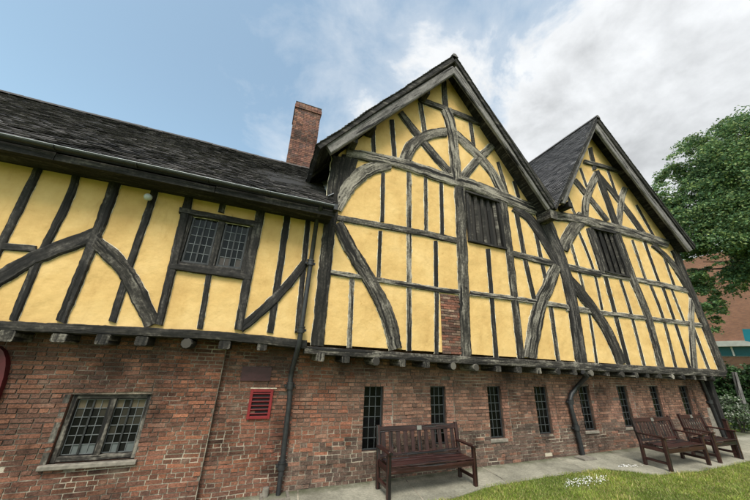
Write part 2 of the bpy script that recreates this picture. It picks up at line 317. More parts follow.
# grass blades
def scatter_blades(name,n,xr,yr,h,cols,yfun=None,w=.006):
    x=rng.uniform(*xr,n); y=rng.uniform(*yr,n)
    ex=np.array([e[0] for e in edge]); ey=np.array([e[1] for e in edge]); lim=np.where(x<ex[-1],np.interp(x,ex,ey)+.02+.05*rng.random(n)**2,99); keep=y<lim; x=x[keep]; y=y[keep]; n=len(x)
    z=-0.08+.0137*(np.clip(x,-1,14)-.6)
    near=np.clip((np.interp(x,ex,ey)-y)*6,0.25,1); tuft=np.array([nz(a*3.1,b*3.1,4) for a,b in zip(x,y)]); hh=rng.uniform(.45,1.2,n)*h*(1+.75*tuft)
    a=rng.uniform(0,6.283,n); l=rng.normal(0,.45,(n,2)); V=np.zeros((n,3,3)); dx=np.cos(a)*w; dy=np.sin(a)*w
    V[:,0]=np.stack([x-dx,y-dy,z],1); V[:,1]=np.stack([x+dx,y+dy,z],1); V[:,2]=np.stack([x+l[:,0]*hh,y+l[:,1]*hh,z+hh],1)
    me=bpy.data.meshes.new(name); me.vertices.add(3*n); me.vertices.foreach_set('co',V.reshape(-1)); me.loops.add(3*n); me.loops.foreach_set('vertex_index',np.arange(3*n)); me.polygons.add(n); me.polygons.foreach_set('loop_start',np.arange(0,3*n,3)); me.polygons.foreach_set('loop_total',np.full(n,3)); me.update()
    c=np.array(cols); t=rng.integers(0,len(c),n); patch=np.array([nz(a*.8,b*.8) for a,b in zip(np.round(x,1),np.round(y,1))])*.5+.5
    col=np.ones((n,3,4)); base=c[t]*rng.uniform(.75,1.25,(n,1)); col[:,:,:3]=(base*(.74+.75*patch)[:,None]*(1+.5*tuft)[:,None]*np.stack([1+.35*(patch-.5),np.ones(n),np.ones(n)],1))[:,None,:]
    at=me.color_attributes.new('Col','FLOAT_COLOR','CORNER'); at.data.foreach_set('color',col.reshape(-1)); me.materials.append(M['leaf'])
    o=bpy.data.objects.new(name,me); COL.objects.link(o); return o
gcols=[(.15,.21,.03),(.19,.25,.04),(.25,.28,.06),(.11,.165,.025),(.33,.30,.11),(.22,.19,.08)]
g=scatter_blades('grass',190000,(1.0,17.5),(3.2,5.6),.036,gcols); g['kind']='stuff'; g['label']='bright green mown lawn grass along the path'; g['category']='grass'
g=scatter_blades('grass',40000,(-3,28),(-1,8.5),.055,gcols,w=.009); g['kind']='stuff'; g['label']='looser lawn grass farther from the path'; g['category']='grass'

# ================================================================== BRICK
def bcol_wing(x,z,r):
    n=.5+.5*nz(x*1.1,z*1.7,3); n2=.5+.5*nz(x*.6+8,z*.9,1)
    pal=[(.155,.069,.047),(.20,.085,.054),(.125,.064,.047),(.09,.052,.040),(.24,.108,.066),(.062,.042,.035)]
    c=pal[int(r*5.99)]; c=tuple(a*.5+b*.5*(.55+.9*n) for a,b in zip(c,(.16,.072,.048)))
    if n2>.60: c=tuple(a*.7+b*.3 for a,b in zip(c,(.05,.04,.038)))
    if x>-.3 and .25<z<1.05 and abs(x-.35+.4*nz(z*3,x))<.5 and r>.35: c=(.21*(.6+.6*n),.085*(.6+.6*n),.052)
    if x<-.5 and x>-1.25 and r>.3: c=(c[0]*1.25,c[1]*1.12,c[2]*1.05)
    return c
def bcol_hall(x,z,r):
    # slightly browner than the wing
    n=.5+.5*nz(x*1.0,z*1.5,7)
    pal=[(.195,.10,.070),(.165,.082,.058),(.235,.128,.088),(.125,.070,.052),(.26,.14,.095),(.078,.052,.043)]
    c=pal[int(r*5.99)]; c=tuple(a*.5+b*.5*(.6+.8*n) for a,b in zip(c,(.185,.097,.068)))
    if x>6 : c=tuple(a*1.1 for a in c)
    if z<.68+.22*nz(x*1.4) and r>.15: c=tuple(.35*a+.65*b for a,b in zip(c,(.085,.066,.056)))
    if x<1.9 and r>.6 and z>.4: c=(.23,.095,.06)
    return c
BG=1.02
def brick_wall(parent,name,x0,x1,z1,Y,opens,colf,joints=(),lean=(0,0),zb=None,rev=.10,rh=.066):
    """mortar bed with individually laid bricks; opens = (xa,xb,za,zb)"""
    mb=MB(); zb=zb if zb is not None else -.25
    Xs=sorted({x0,x1,*[o[0] for o in opens],*[o[1] for o in opens]}); Zs=sorted({zb,z1,*[o[2] for o in opens],*[o[3] for o in opens]})
    for i in range(len(Xs)-1):
        for j in range(len(Zs)-1):
            cx=(Xs[i]+Xs[i+1])/2; cz=(Zs[j]+Zs[j+1])/2
            if any(o[0]<cx<o[1] and o[2]<cz<o[3] for o in opens): continue
            mb.add([(Xs[i],Y,Zs[j]),(Xs[i+1],Y,Zs[j]),(Xs[i+1],Y,Zs[j+1]),(Xs[i],Y,Zs[j+1])],[(0,1,2,3)],0)
    for (a,b,c,d) in opens:
        cc=(*colf(a,c,.5),1)
        mb.add([(a,Y-.01,c),(a,Y-.01,d),(a,Y+rev+.06,d),(a,Y+rev+.06,c)],[(0,1,2,3)],1,col=cc); mb.add([(b,Y-.01,c),(b,Y+rev+.06,c),(b,Y+rev+.06,d),(b,Y-.01,d)],[(0,1,2,3)],1,col=cc)
        mb.add([(a,Y,c),(a,Y+rev+.06,c),(b,Y+rev+.06,c),(b,Y,c)],[(0,1,2,3)],1,col=cc); mb.add([(a,Y,d),(b,Y,d),(b,Y+rev+.06,d),(a,Y+rev+.06,d)],[(0,1,2,3)],1,col=cc)
    RH=rh; row=0; z=zb
    while z<z1-.01:
        L=.235 if row%3 else .115; x=x0-(.12 if row%2 else 0)-random.uniform(0,.03)
        while x<x1:
            l=L*random.uniform(.9,1.08)
            if random.random()<.12: l=.115
            segs=[(max(x,x0),min(x+l-.0145,x1))]
            for jx,ja,jb in joints:
                if ja<z<jb:
                    ns=[]
                    for a,b in segs:
                        if a<jx<b: ns+=[(a,jx-.010),(jx+.010,b)]
                        else: ns.append((a,b))
                    segs=ns
            for (oa,ob,oc,od) in opens:
                if z+RH*.6>oc and z+RH*.4<od:
                    ns=[]
                    for a,b in segs:
                        if b<=oa or a>=ob: ns.append((a,b)); continue
                        if a<oa: ns.append((a,oa))
                        if b>ob: ns.append((ob,b))
                    segs=ns
            for a,b in segs:
                if b-a<.02: continue
                if b-a>.05 and random.random()<.002: continue
                def zz(xx,top): return z+.028*nz(xx*.5,z*.3,5)+.010*nz(xx*2.3,z*2)+(RH-.0135 if top else 0)
                pr=.008+abs(random.gauss(0,.0045))+ (.004*nz(a*2,z*2)); 
                if random.random()<.07: pr=.002
                j=lambda s=.0025: random.uniform(-s,s)
                f=[(a+j(),Y-pr+j(.002),zz(a,0)+j()),(b+j(),Y-pr+j(.002),zz(b,0)+j()),(b+j(),Y-pr+j(.002),zz(b,1)+j()),(a+j(),Y-pr+j(.002),zz(a,1)+j())]
                f=[(p[0],p[1],min(p[2],z1)) for p in f]
                bk=[(p[0],Y+.01,p[2]) for p in f]; cx=(a+b)/2
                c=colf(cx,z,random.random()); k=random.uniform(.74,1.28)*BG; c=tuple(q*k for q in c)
                for jx,ja,jb in joints:
                    if ja<z<jb and jx-.24<cx<jx: c=(.23*k,.115*k,.082*k)
                mb.add(f+bk,[(0,1,2,3),(0,4,5,1),(1,5,6,2),(2,6,7,3),(3,7,4,0)],1,col=(*c,1))
            x+=l
        z+=RH; row+=1
    return mb.build(name,[M['mortar'],M['brick']],parent)

def tiles(mb,O,A,U,Nn,La,Lu,dark,light,gauge=.105,wid=.17,clip=None,sag=0,jit=.006,bias=0):
    """overlapping plain tiles: O eave corner, A along the eave, U up the slope, Nn outward"""
    rows=int(Lu/gauge); cols=int(La/wid)
    for r in range(rows+1):
        for c in range(-1,cols+1):
            a0=c*wid+(wid*.5 if r%2 else 0)+random.uniform(-.004,.004); a1=a0+wid-.006; a0=max(a0,0); a1=min(a1,La)
            if a1-a0<.03: continue
            u0=r*gauge+random.gauss(0,jit); u1=min(u0+gauge*1.45,Lu)
            if clip and not clip(a0,u0): continue
            s=sag*nz(a0*.35,r*.08,2)+.5*sag*nz(a0*1.3,r*.3,8); t=random.uniform(-.006,.008); t2=random.uniform(-.006,.008)
            P=lambda a,u,h: O+A*a+U*u+Nn*(h+s)
            h0=.026
            f=[P(a0,u0,h0+t),P(a1,u0+random.uniform(-.004,.004),h0+t2),P(a1,u1,.003),P(a0,u1,.003),P(a0,u0,h0+t-.014),P(a1,u0,h0+t2-.014)]
            k=random.random()**1.3+bias*0; m=.5+.5*nz(a0*.8,u0*.8,4)
            col=[d+(l-d)*min(1,max(0,(k*.7+m*.5-.15))) for d,l in zip(dark,light)]
            if random.random()<.05: col=[x*1.6 for x in col]
            mb.add(f,[(0,1,2,3),(4,5,1,0),(0,3,4),(1,5,2)],1,col=(*col,1))

# ================================================================== WING (left range)
wing=thing('wing_building','long low wing with dark tiled roof, black and yellow timber storey and brick ground floor','building',(-3,YT,0))
XJ=1.06      # junction with the gabled hall
def poly_wall(parent,name,pts,Y,holes,m,thick=.12):
    """plaster sheet with rectangular holes cut by splitting into columns"""
    import bmesh
    mb=MB(); xs_=sorted({p[0] for p in pts}|{h[0] for h in holes}|{h[1] for h in holes})
    # add intermediate stations
    full=[]
    for a,b in zip(xs_[:-1],xs_[1:]):
        n=max(1,int((b-a)/.4)); full+= [a+(b-a)*i/n for i in range(n)]
    full.append(xs_[-1])
    def rng_at(x,side):
        x=x+1e-6*side; zs=[]
        for (p,q) in zip(pts,pts[1:]+pts[:1]):
            if (p[0]-x)*(q[0]-x)<0: zs.append(p[1]+(q[1]-p[1])*(x-p[0])/(q[0]-p[0]))
        zs.sort(); return zs[0],zs[-1]
    for a,b in zip(full[:-1],full[1:]):
        l0,h0=rng_at(a,1); l1,h1=rng_at(b,-1); cuts=[h for h in holes if h[0]<(a+b)/2<h[1]]
        segs=[]; ca,cb=l0,l1
        for h in sorted(cuts,key=lambda q:q[2]): segs.append((ca,cb,h[2],h[2])); ca=cb=h[3]
        segs.append((ca,cb,h0,h1))
        for za,zb_,zc,zd in segs: mb.add([(a,Y,za),(b,Y,zb_),(b,Y,zd),(a,Y,zc)],[(0,1,2,3)])
    return mb.build(name,m,parent)
WW=(-1.46,-.42,3.42,4.36)
poly_wall(wing,'plaster_wall',[(-9.5,2.30),(XJ,2.27),(XJ,4.88),(-9.5,4.88)],YT,[WW],M['plaster'])
BW=(-2.33,-1.36,.56,1.40)
brick_wall(wing,'brick_wall',-9.5,-.47,2.34,5.85,[BW],bcol_wing,rev=.08,rh=.060)
brick_wall(wing,'brick_wall',-.47,.80,2.34,YB,[],bcol_wing,rh=.058)
mb=MB(); mb.box((-.4705,5.845,-.25),(-.46,YB,2.34),0); mb.build('wall_return',M['mortar'],wing)
# roof of the wing
ye,ze=5.02,4.82; yr,zr=8.25,7.71
Uw=Vector((0,yr-ye,zr-ze)); Lu=Uw.length; Uw.normalize(); Nw=Vector((0,-Uw.z,Uw.y))
mb=MB(); O=Vector((-9.8,ye,ze)); A=Vector((1,0,0)); La=9.8+1.05
mb.add([O,O+A*La,O+A*La+Uw*Lu,O+Uw*Lu],[(0,1,2,3)],0); 
b=O-Nw*.09; mb.add([b,b+Uw*Lu,b+A*La+Uw*Lu,b+A*La],[(0,1,2,3)],0)
mb.add([O,b,b+A*La,O+A*La],[(0,1,2,3)],0); mb.add([O,O+Uw*Lu,b+Uw*Lu,b],[(0,1,2,3)],0)
bk=Vector((0,2*(yr-ye),0)); mb.add([O+Uw*Lu,O+A*La+Uw*Lu,O+A*La+bk,O+bk],[(0,1,2,3)],0)
tiles(mb,O,A,Uw,Nw,La,Lu,(.016,.014,.016),(.13,.115,.112),sag=.035,jit=.014,gauge=.10)
wr=mb.build('roof',[M['oak_dark'],M['tile']],wing)
mb=MB()
for i in range(34):
    x=-9.8+i*.32
    z=zr+.02+.018*nz(x*.5)+random.uniform(-.006,.006)
    mb.add([(x,yr-.13,z-.08),(x+.315,yr-.13,z-.08),(x+.315,yr-.05,z+.02),(x,yr-.05,z+.02),(x+.315,yr+.05,z+.02),(x,yr+.05,z+.02),(x+.315,yr+.13,z-.08),(x,yr+.13,z-.08)],[(0,1,2,3),(3,2,4,5),(5,4,6,7)],0,col=(.06,.052,.05,1))
mb.build('ridge_tiles',[M['tile']],wr)
# end walls and back so that the volume is closed
mb=MB(); mb.box((-9.5,YT+.13,0),(XJ-.02,5.9,.2)); 
mb=MB()
mb.add([(-9.5,YT,0),(-9.5,2*yr-YT,0),(-9.5,2*yr-YT,5),(-9.5,yr,zr-.1),(-9.5,YT,5)],[(0,1,2,3,4)]); mb.add([(-9.5,2*yr-YT,0),(XJ,2*yr-YT,0),(XJ,2*yr-YT,5),(-9.5,2*yr-YT,5)],[(0,1,2,3)])
mb.build('rear_wall',M['farbrick'],wing)
# interior darkness behind the panes, jetty floor
mb=MB(); mb.box((-9.4,5.6,2.345),(XJ-.02,6.2,2.40)); mb.build('jetty_floor',M['oak_dark'],wing)
# fascia, soffit boards, gutter
mb=MB()
for i in range(5):
    x=-9.6+i*2.13; mb.cbox((x,ye+.035,4.60),(x+2.12,ye+.06,4.73-.012*(i%2)),.003,grain=0)
mb.build('fascia_board',M['oak_dark'],wing)
mb=MB(); mb.cbox((-9.6,ye+.062,4.64),(1.0,YT,4.67),.002,grain=0); mb.build('soffit',M['oak_dark'],wing)
def gutter(parent,xa,xb,y,z,r=.062):
    mb=MB(); n=int((xb-xa)/.25); K=8; vs=[]; 
    for i in range(n+1):
        x=xa+(xb-xa)*i/n; zz=z+.012*nz(x*.8,5)
        for k in range(K+1):
            a=math.pi*k/K; vs.append((x,y-r*math.cos(a),zz-r*math.sin(a)))
        for k in range(K+1):
            a=math.pi*(K-k)/K; vs.append((x,y-(r-.009)*math.cos(a),zz+.004-(r-.009)*math.sin(a)))
    k2=2*(K+1); fs=[(i*k2+j,i*k2+(j+1)%k2,(i+1)*k2+(j+1)%k2,(i+1)*k2+j) for i in range(n) for j in range(k2)]; fs+=[tuple(range(k2)),tuple(n*k2+j for j in range(k2))]
    mb.add(vs,fs,0,smooth=False); g=mb.build('gutter',M['iron'],parent); mb=MB(); mb.tube([(xa+(xb-xa)*i/n,y-r,z+.012*nz((xa+(xb-xa)*i/n)*.8,5)+.003) for i in range(n+1)],.0075,6); mb.build('gutter_highlight_lip',M['leadsheet'],g)  # pale bead puts the highlight of the gutter's top edge into colour
    x=xa+.4
    while x<xb:
        m2=MB(); pts=[(x,y-(r+.006)*math.cos(math.pi*k/8),z-(r+.008)*math.sin(math.pi*k/8)) for k in range(9)]
        m2.tube(pts,.009,5); m2.tube([(x,y+r,z),(x,y+r+.06,z+.01)],.009,5); m2.build('gutter_bracket',M['iron'],g); x+=1.0
gutter(wing,-9.6,.98,4.965,4.775,.045)
# timbers of the wing
D='oak_dark'
def st(pts,w,th=.03,mt=D,par=None,nm='stud',**k): return beam(par or wing,nm,pts,w,th,mt,**k)
xl=W(-70,323).x+.05; mb=MB(); mb.cbox((-9.5,YT-.08,2.23),(xl,YT+.1,2.40),.012,grain=0); mb.build('bressummer',M['oak_mid'],wing)
for k in range(9):
    x=-9.2+k*.62
    if x<xl-.2: mb=MB(); mb.cbox((x-.075,YT-.1,2.10),(x+.075,6.1,2.225),.015,grain=1); mb.build('joist_end',M['oak_mid'],wing)
for x in (-9.2,-8.6,-8.0,-7.4,-6.8,-6.2,-5.6,-5.05,-4.6):
    mb=MB(); mb.cbox((x-.09,YT-.035,2.36),(x+.09,YT+.02,4.80),.01,grain=2); mb.build('stud',M[D],wing)
st([(43,161),(24,200),(4.5,239),(-12,275),(-30,318)],9)
st([(79,167),(69,200),(40,258),(13.5,321)],8.5)
st([(119,172),(110,200),(95,240),(61.5,322)],[12,12,11,10],.045,nm='post')
st([(158.5,178),(151.6,203),(132,260),(112.6,322)],7.5)
st([(193,184),(188,204),(177,250),(159,325)],[9,9,9,8],.05,nm='post')
st([(226,192),(221,213)],6)
st([(263,202),(251,260),(238.4,330)],[9,9,8],.05,nm='post')
st([(209.6,272),(200,329)],5.5)
st([(289,206),(270,333)],6.5)
st([(309,211),(297,333)],5)
st([(306,262),(275,298.8),(240,329)],[8,9,9],.045,nm='brace')
st([(-20,245),(0,246.5),(37,249.5)],7,.028,nm='rail')
st([(-70,312),(-25,292),(0,278.6),(39,257),(90,237.5),(100,233)],[15,15,15,14,14,12],.04,nm='brace')
st([(97,243),(120,264.5),(135,287),(153,325)],[14,17,17,17],.042,nm='brace',mt='oak_mid')
# window lintel / sill rails
st([(180,211),(262,226)],6,.055,nm='rail'); st([(171,267),(251,278)],6,.055,nm='rail')
st([(-70,323),(0,326),(80,329.5),(162,333),(230,337),(306,345)],[10,10,10,9,9,9],.075,nm='bressummer',mt='oak_mid',filler=False,back=.1)
def joist(parent,px,Y0=YT-.09,w=.15,h=.13,mt='oak_mid',zt=None,rnd=False):
    p=W(px[0],px[1],YT-.05); x=p.x; z=p.z
    mb=MB(); ww=w*random.uniform(.85,1.15); hh=h*random.uniform(.85,1.1)
    if rnd: mb.tube([(x,Y0-.01,z),(x,Y0+.02,z),(x,6.1,z+.01)],[.07,.085,.085],9)
    else: mb.cbox((x-ww/2,Y0+random.uniform(-.03,.03),z-hh/2),(x+ww/2,6.1,z+hh/2),.015,grain=1)
    mb.build('joist_end',M[mt],parent)
for i,px in enumerate([(-60,333),(-25,334),(8,336),(60,338),(104,339.5),(142,341),(187,343.6),(224.6,345),(262,346.8)]): joist(wing,px,rnd=(i==6))
# windows
def leaded(parent,x0,x1,z0,z1,Y,nc,nr,lead='lead',tint=None,frame=.0,thick=.0045,diag=False):
    """one leaded light: small tilted quarries and lead cames"""
    mb=MB(); cw=(x1-x0)/nc; rh=(z1-z0)/nr
    for i in range(nc):
        for j in range(nr):
            t=[random.gauss(0,.0016) for _ in range(3)]
            c=(tint(i,j) if tint else None) or (.004+random.random()*.007,)*3  # near-black glass colour holds the darkness of the room behind
            a,b=x0+i*cw,x0+(i+1)*cw; c0,c1=z0+j*rh,z0+(j+1)*rh
            mb.add([(a,Y+t[0],c0),(b,Y+t[1],c0),(b,Y+t[2]+t[1]-t[0],c1),(a,Y+t[2],c1)],[(0,1,2,3)],0,col=(*c,1))
    p=mb.build('pane',M['glass'],parent)
    mb=MB()
    for i in range(nc+1):
        x=x0+i*cw+ (random.gauss(0,.002) if 0<i<nc else 0); mb.box((x-thick,Y-.010,z0),(x+thick,Y-.003,z1))
    for j in range(nr+1):
        z=z0+j*rh; mb.box((x0,Y-.0115,z-thick),(x1,Y-.0015,z+thick))
    mb.build('lead_grid',M[lead],parent)
def window_frame(parent,x0,x1,z0,z1,Y,fw,dep,m,mull=0,mw=.05):
    mb=MB(); mb.cbox((x0,Y,z0),(x0+fw,Y+dep,z1),.006,grain=2); mb.cbox((x1-fw,Y,z0),(x1,Y+dep,z1),.006,grain=2)
    mb.cbox((x0+fw,Y+.004,z0),(x1-fw,Y+dep,z0+fw),.006,grain=0); mb.cbox((x0+fw,Y+.004,z1-fw),(x1-fw,Y+dep,z1),.006,grain=0)
    if mull: xm=(x0+x1)/2; mb.cbox((xm-mw/2,Y+.007,z0+fw),(xm+mw/2,Y+dep,z1-fw),.006,grain=2)
    return mb.build('frame',m,parent)
def win_empty(parent,x,Y,z,label=None):
    o=bpy.data.objects.new('window',None); COL.objects.link(o); o.parent=parent; w=Vector((x,Y,z)); o.location=w-WL[parent.name_full]; WL[o.name_full]=w; o.empty_display_size=.1
    if label: o['label']=label
    return o
x0,x1,z0,z1=WW; w=win_empty(wing,x0,YT,z0,'upper window with two leaded lights in a dark oak frame')
window_frame(w,x0-.03,x1+.03,z0-.05,z1+.03,YT-.03,.075,.12,M[D],1,.10)
xm=(x0+x1)/2
def t1(i,j): return (.06,.05,.045) if (j==0 and random.random()<.3) else ((.02,.02,.02) if random.random()<.12 else None)
for a,b in ((x0+.05,xm-.055),(xm+.055,x1-.05)):
    mb=MB(); mb.cbox((a,YT+.01,z0+.03),(a+.03,YT+.05,z1-.05),.004,grain=2); mb.cbox((b-.03,YT+.01,z0+.03),(b,YT+.05,z1-.05),.004,grain=2); mb.cbox((a+.031,YT+.011,z0+.03),(b-.031,YT+.05,z0+.065),.004,grain=0); mb.cbox((a+.031,YT+.011,z1-.08),(b-.031,YT+.05,z1-.05),.004,grain=0)
    mb.build('casement',M['iron'],w)
    leaded(w,a+.03,b-.03,z0+.06,z1-.075,YT+.042,4,5,'leadmid',t1)
    mb=MB(); mb.box(((a+b)/2-.012,YT+.020,z0+.06),((a+b)/2+.012,YT+.029,z1-.08)); mb.build('glazing_bar',M['iron'],w)
mb=MB(); mb.box((x0-.1,YT+.13,z0-.15),(x1+.1,YT+.135,z1+.1)); mb.build('room_dark_sheet',M['inside'],w)
x0,x1,z0,z1=BW; w=win_empty(wing,x0,5.85,z0,'ground floor window in the brick, two leaded lights and beige blinds')
window_frame(w,x0+.005,x1-.005,z0+.005,z1-.005,5.85+.035,.06,.10,M['oak_mid'],1,.085); xm=(x0+x1)/2
def t2(i,j):
    if j==5: return (.10,.08,.055) if i!=1 else (.02,.018,.015)
    if j==0 and random.random()<.5: return (.10,.11,.11)
    return (.03,.027,.022) if random.random()<.15 else None
for a,b in ((x0+.08,xm-.045),(xm+.045,x1-.08)):
    leaded(w,a,b,z0+.08,z1-.08,5.85+.10,4,6,'leadmid',t2)
    mb=MB(); mb.box(((a+b)/2-.011,5.85+.075,z0+.08),((a+b)/2+.011,5.85+.085,z1-.08)); mb.build('glazing_bar',M['iron'],w)
mb=MB(); mb.cbox((x0-.06,5.78,z0-.06),(x1+.04,5.90,z0),.012,grain=0); mb.build('sill',M['stone'],w)
mb=MB(); mb.cbox((x0-.07,5.835,z0),(x0-.002,5.86,z1),.004,grain=2); mb.build('architrave',M['oak_grey'],w)
mb=MB(); mb.box((x0-.1,5.85+.165,z0-.1),(x1+.1,5.85+.17,z1+.1)); mb.build('room_dark_sheet',M['inside'],w)
# red louvred vent
v=bpy.data.objects.new('vent',None)
va,vb,vc,vd=W(246,419,YB),W(269.3,419,YB),W(246,389,YB),W(271,389,YB); x0,x1,z0,z1=va.x,vb.x,va.z,vc.z
mb=MB(); y=YB-.05; fw=.045
mb.cbox((x0,y,z0),(x0+fw,YB,z1),.004,grain=2); mb.cbox((x1-fw,y,z0),(x1,YB,z1),.004,grain=2); mb.cbox((x0+fw,y+.003,z0),(x1-fw,YB,z0+fw),.004,grain=0); mb.cbox((x0+fw,y+.003,z1-fw),(x1-fw,YB,z1),.004,grain=0)
vt=mb.build('vent',M['red'],wing,'bright red louvred vent')
mb=MB(); mb.box((x0+.02,YB-.018,z0+.02),(x1-.02,YB-.014,z1-.02)); mb.build('vent_backing',M['inside'],vt)
n=6
for i in range(n):
    zc=z0+fw+(z1-z0-2*fw)*(i+.5)/n; mb=MB(); R_=Matrix.Translation((0,y+.02,zc))@Matrix.Rotation(math.radians(-38),4,'X'); mb.box((x0+fw-.003,-.02,-.004),(x1-fw+.003,.02,.004),M=R_); mb.build('slat',M['red'],vt)
mb=MB(); mb.cbox((x0-.01,YB-.03,z1+.004),(x1+.05,YB-.001,z1+.02),.004,grain=0); mb.build('lead_drip',M['filler'],vt)
p,q=W(240,381,YB),W(272,367,YB); mb=MB(); mb.cbox((p.x,YB-.035,p.z),(q.x,YB-.01,q.z),.005,grain=0); mb.build('wall_plate',M['maroon'],wing,'blank dark maroon board above the vent')
# chimney with brick courses
def chimney():
    c0=W(285.5,162,8.75); c1=W(314,168,8.75); ct=W(304,104,8.75)
    xa,xb=c0.x+.02,c1.x-.02; zt=ct.z; zb=7.2; ya,yb=8.75,9.65
    mb=MB(); mb.box((xa+.012,ya+.012,zb),(xb-.012,yb-.012,zt)); 
    z=zb; r=0
    while z<zt-.02:
        top=zt-z; e=.0
        if .14<top<.32: e=.035
        elif .07<top<=.14: e=.02
        for (fx,dirn) in (('f',0),('l',1),('r',2),('b',3)):
            span=(xb-xa) if dirn in(0,3) else (yb-ya); s=-.11 if r%2 else 0
            while s<span:
                a=max(0,s)-(e if s<=0 else 0); l=.225 if r%2 else .112; b=min(span,s+l-.012)+(e if s+l>=span else 0); s+=l
                if b-a<.03: continue
                k=random.uniform(.7,1.2); c=random.choice([(.21,.10,.075),(.25,.125,.09),(.17,.085,.07),(.13,.08,.07)]); c=(c[0]*k,c[1]*k,c[2]*k,1); pr=random.uniform(0,.006)+e
                if dirn==0: mb.box((xa+a,ya-pr,z),(xa+b,ya+.05,z+.062),1,col=c)
                elif dirn==3: mb.box((xa+a,yb-.05,z),(xa+b,yb+pr,z+.062),1,col=c)
                elif dirn==1: mb.box((xa-pr,ya+a+.002,z+.001),(xa+.05,ya+b-.002,z+.061),1,col=c)
                else: mb.box((xb-.05,ya+a+.002,z+.001),(xb+pr,ya+b-.002,z+.061),1,col=c)
        z+=.0745; r+=1
    ch=mb.build('chimney',[M['mortar'],M['brick']],wr)
    mb=MB(); mb.cbox((xa-.02,ya-.02,zt-.01),(xb+.02,yb+.02,zt+.05),.03,grain=0); mb.build('chimney_capping',M['mortar'],wing)
chimney()

# ================================================================== HALL (two gables)
hall=thing('gabled_hall','twin gabled medieval hall with yellow panels, grey oak timbers and brick undercroft','building',(7.3,YT,0))
RV={}
def gx(px,py): p=W(px,py,YG); return Vector((p.x,0,p.z))
F1=gx(316,148); A1=gx(452.3,58.5); V0=gx(551,208); A2=gx(594.3,118.5); F2=gx(691.5,249)
V0=Vector((V0.x,0,V0.z-.03))
def wall_top(p): return p-Vector((0,0,.18))
HW1=(W(465,215).x+.02,W(501,225).x,W(486,246).z,W(486,197).z+.05); HW2=(W(597,250).x-.02,W(622,255).x,W(615,274).z,W(602,231).z+.05)
bpan=(W(441,320).x,W(460,320).x,W(450,354).z,W(450,295).z)
poly_wall(hall,'plaster_wall',[(XJ+.02,2.25),(14.5,2.09),(14.2,5.9),(V0.x+.02+(F2.x-V0.x)*.99,F2.z-.1),(A2.x,A2.z-.22),(V0.x,V0.z-.2),(A1.x,A1.z-.22),(XJ+.02,F1.z+.32)],YT,[HW1,HW2],M['plaster'])
# roofs
YB2=20.0
def slope(pa,pb,nm,tile=True,fill=True,tl=None,length=None,u0=0):
    """roof slope from foot pa to ridge pb running back from the gable"""
    mb=MB(); a=Vector((pa.x,YG-.10,pa.z)); b=Vector((pb.x,YG-.10,pb.z)); bk=Vector((0,YB2-YG,0)); U=(b-a); L=U.length; U.normalize()
    Nn=Vector((-U.z,0,U.x)) if U.x>0 else Vector((U.z,0,-U.x)); t=-Nn*.10
    vs=[a,b,b+bk,a+bk]; vs+= [v+t for v in vs]
    mb.add(vs,[(0,1,2,3),(4,7,6,5),(0,4,5,1),(3,2,6,7),(0,3,7,4)],0,uvs=[(v.y,v.z) for v in vs])
    if tile:
        AX=Vector((0,1,0))
        tiles(mb,a+Vector((0,-.03,0)),AX,U,Nn,length or (YB2-YG),L+.02,(.040,.038,.042),(.15,.14,.145),sag=.03,jit=.008,gauge=.11)
    return mb.build('roof_slope',[M['oak_dark'],M['tile']],hall)
slope(F1,A1,'a',length=9); slope(V0,A1,'b',length=9); slope(V0,A2,'c'); slope(F2,A2,'d',length=9)
for Ap in (A1,A2):
    mb=MB(); y=YG-.14; i=0
    while y<YB2:
        z=Ap.z+.035+.012*nz(y*.6,Ap.x)
        mb.add([(Ap.x-.12,y,z-.10),(Ap.x-.04,y,z+.01),(Ap.x+.04,y,z+.01),(Ap.x+.12,y,z-.10),(Ap.x-.12,y+.31,z-.10),(Ap.x-.04,y+.31,z+.01),(Ap.x+.04,y+.31,z+.01),(Ap.x+.12,y+.31,z-.10)],[(0,1,5,4),(1,2,6,5),(2,3,7,6),(0,3,2,1)],0,col=(.11,.10,.10,1)); y+=.315
    mb.build('ridge_tiles',[M['tile']],hall)
# valley gutter between the gables
mb=MB(); mb.add([(V0.x-.2,YG-.06,V0.z+.16),(V0.x,YG-.06,V0.z+.0),(V0.x+.2,YG-.06,V0.z+.16),(V0.x-.2,YB2,V0.z+.16),(V0.x,YB2,V0.z+.0),(V0.x+.2,YB2,V0.z+.16)],[(0,1,4,3),(1,2,5,4)]); mb.build('valley_gutter',M['leadsheet'],hall)
mb=MB(); mb.cbox((V0.x-.15,YG-.05,V0.z-.34),(V0.x+.13,YT,V0.z-.06),.02,grain=1); mb.build('valley_block',M['oak_mid'],hall)
# lead flashing where the hall eave meets the wing roof
mb=MB(); 
for i in range(10):
    y0=5.45+i*.32; z0=ze+(y0-ye)*(zr-ze)/(yr-ye)+.05; z1=z0+.32*(zr-ze)/(yr-ye)
    mb.add([(.93,y0,z0+.01),(1.045,y0,z0+.10),(1.045,y0+.33,z1+.10),(.93,y0+.33,z1+.01)],[(0,1,2,3)])
mb.build('lead_flashing',M['leadsheet'],hall)
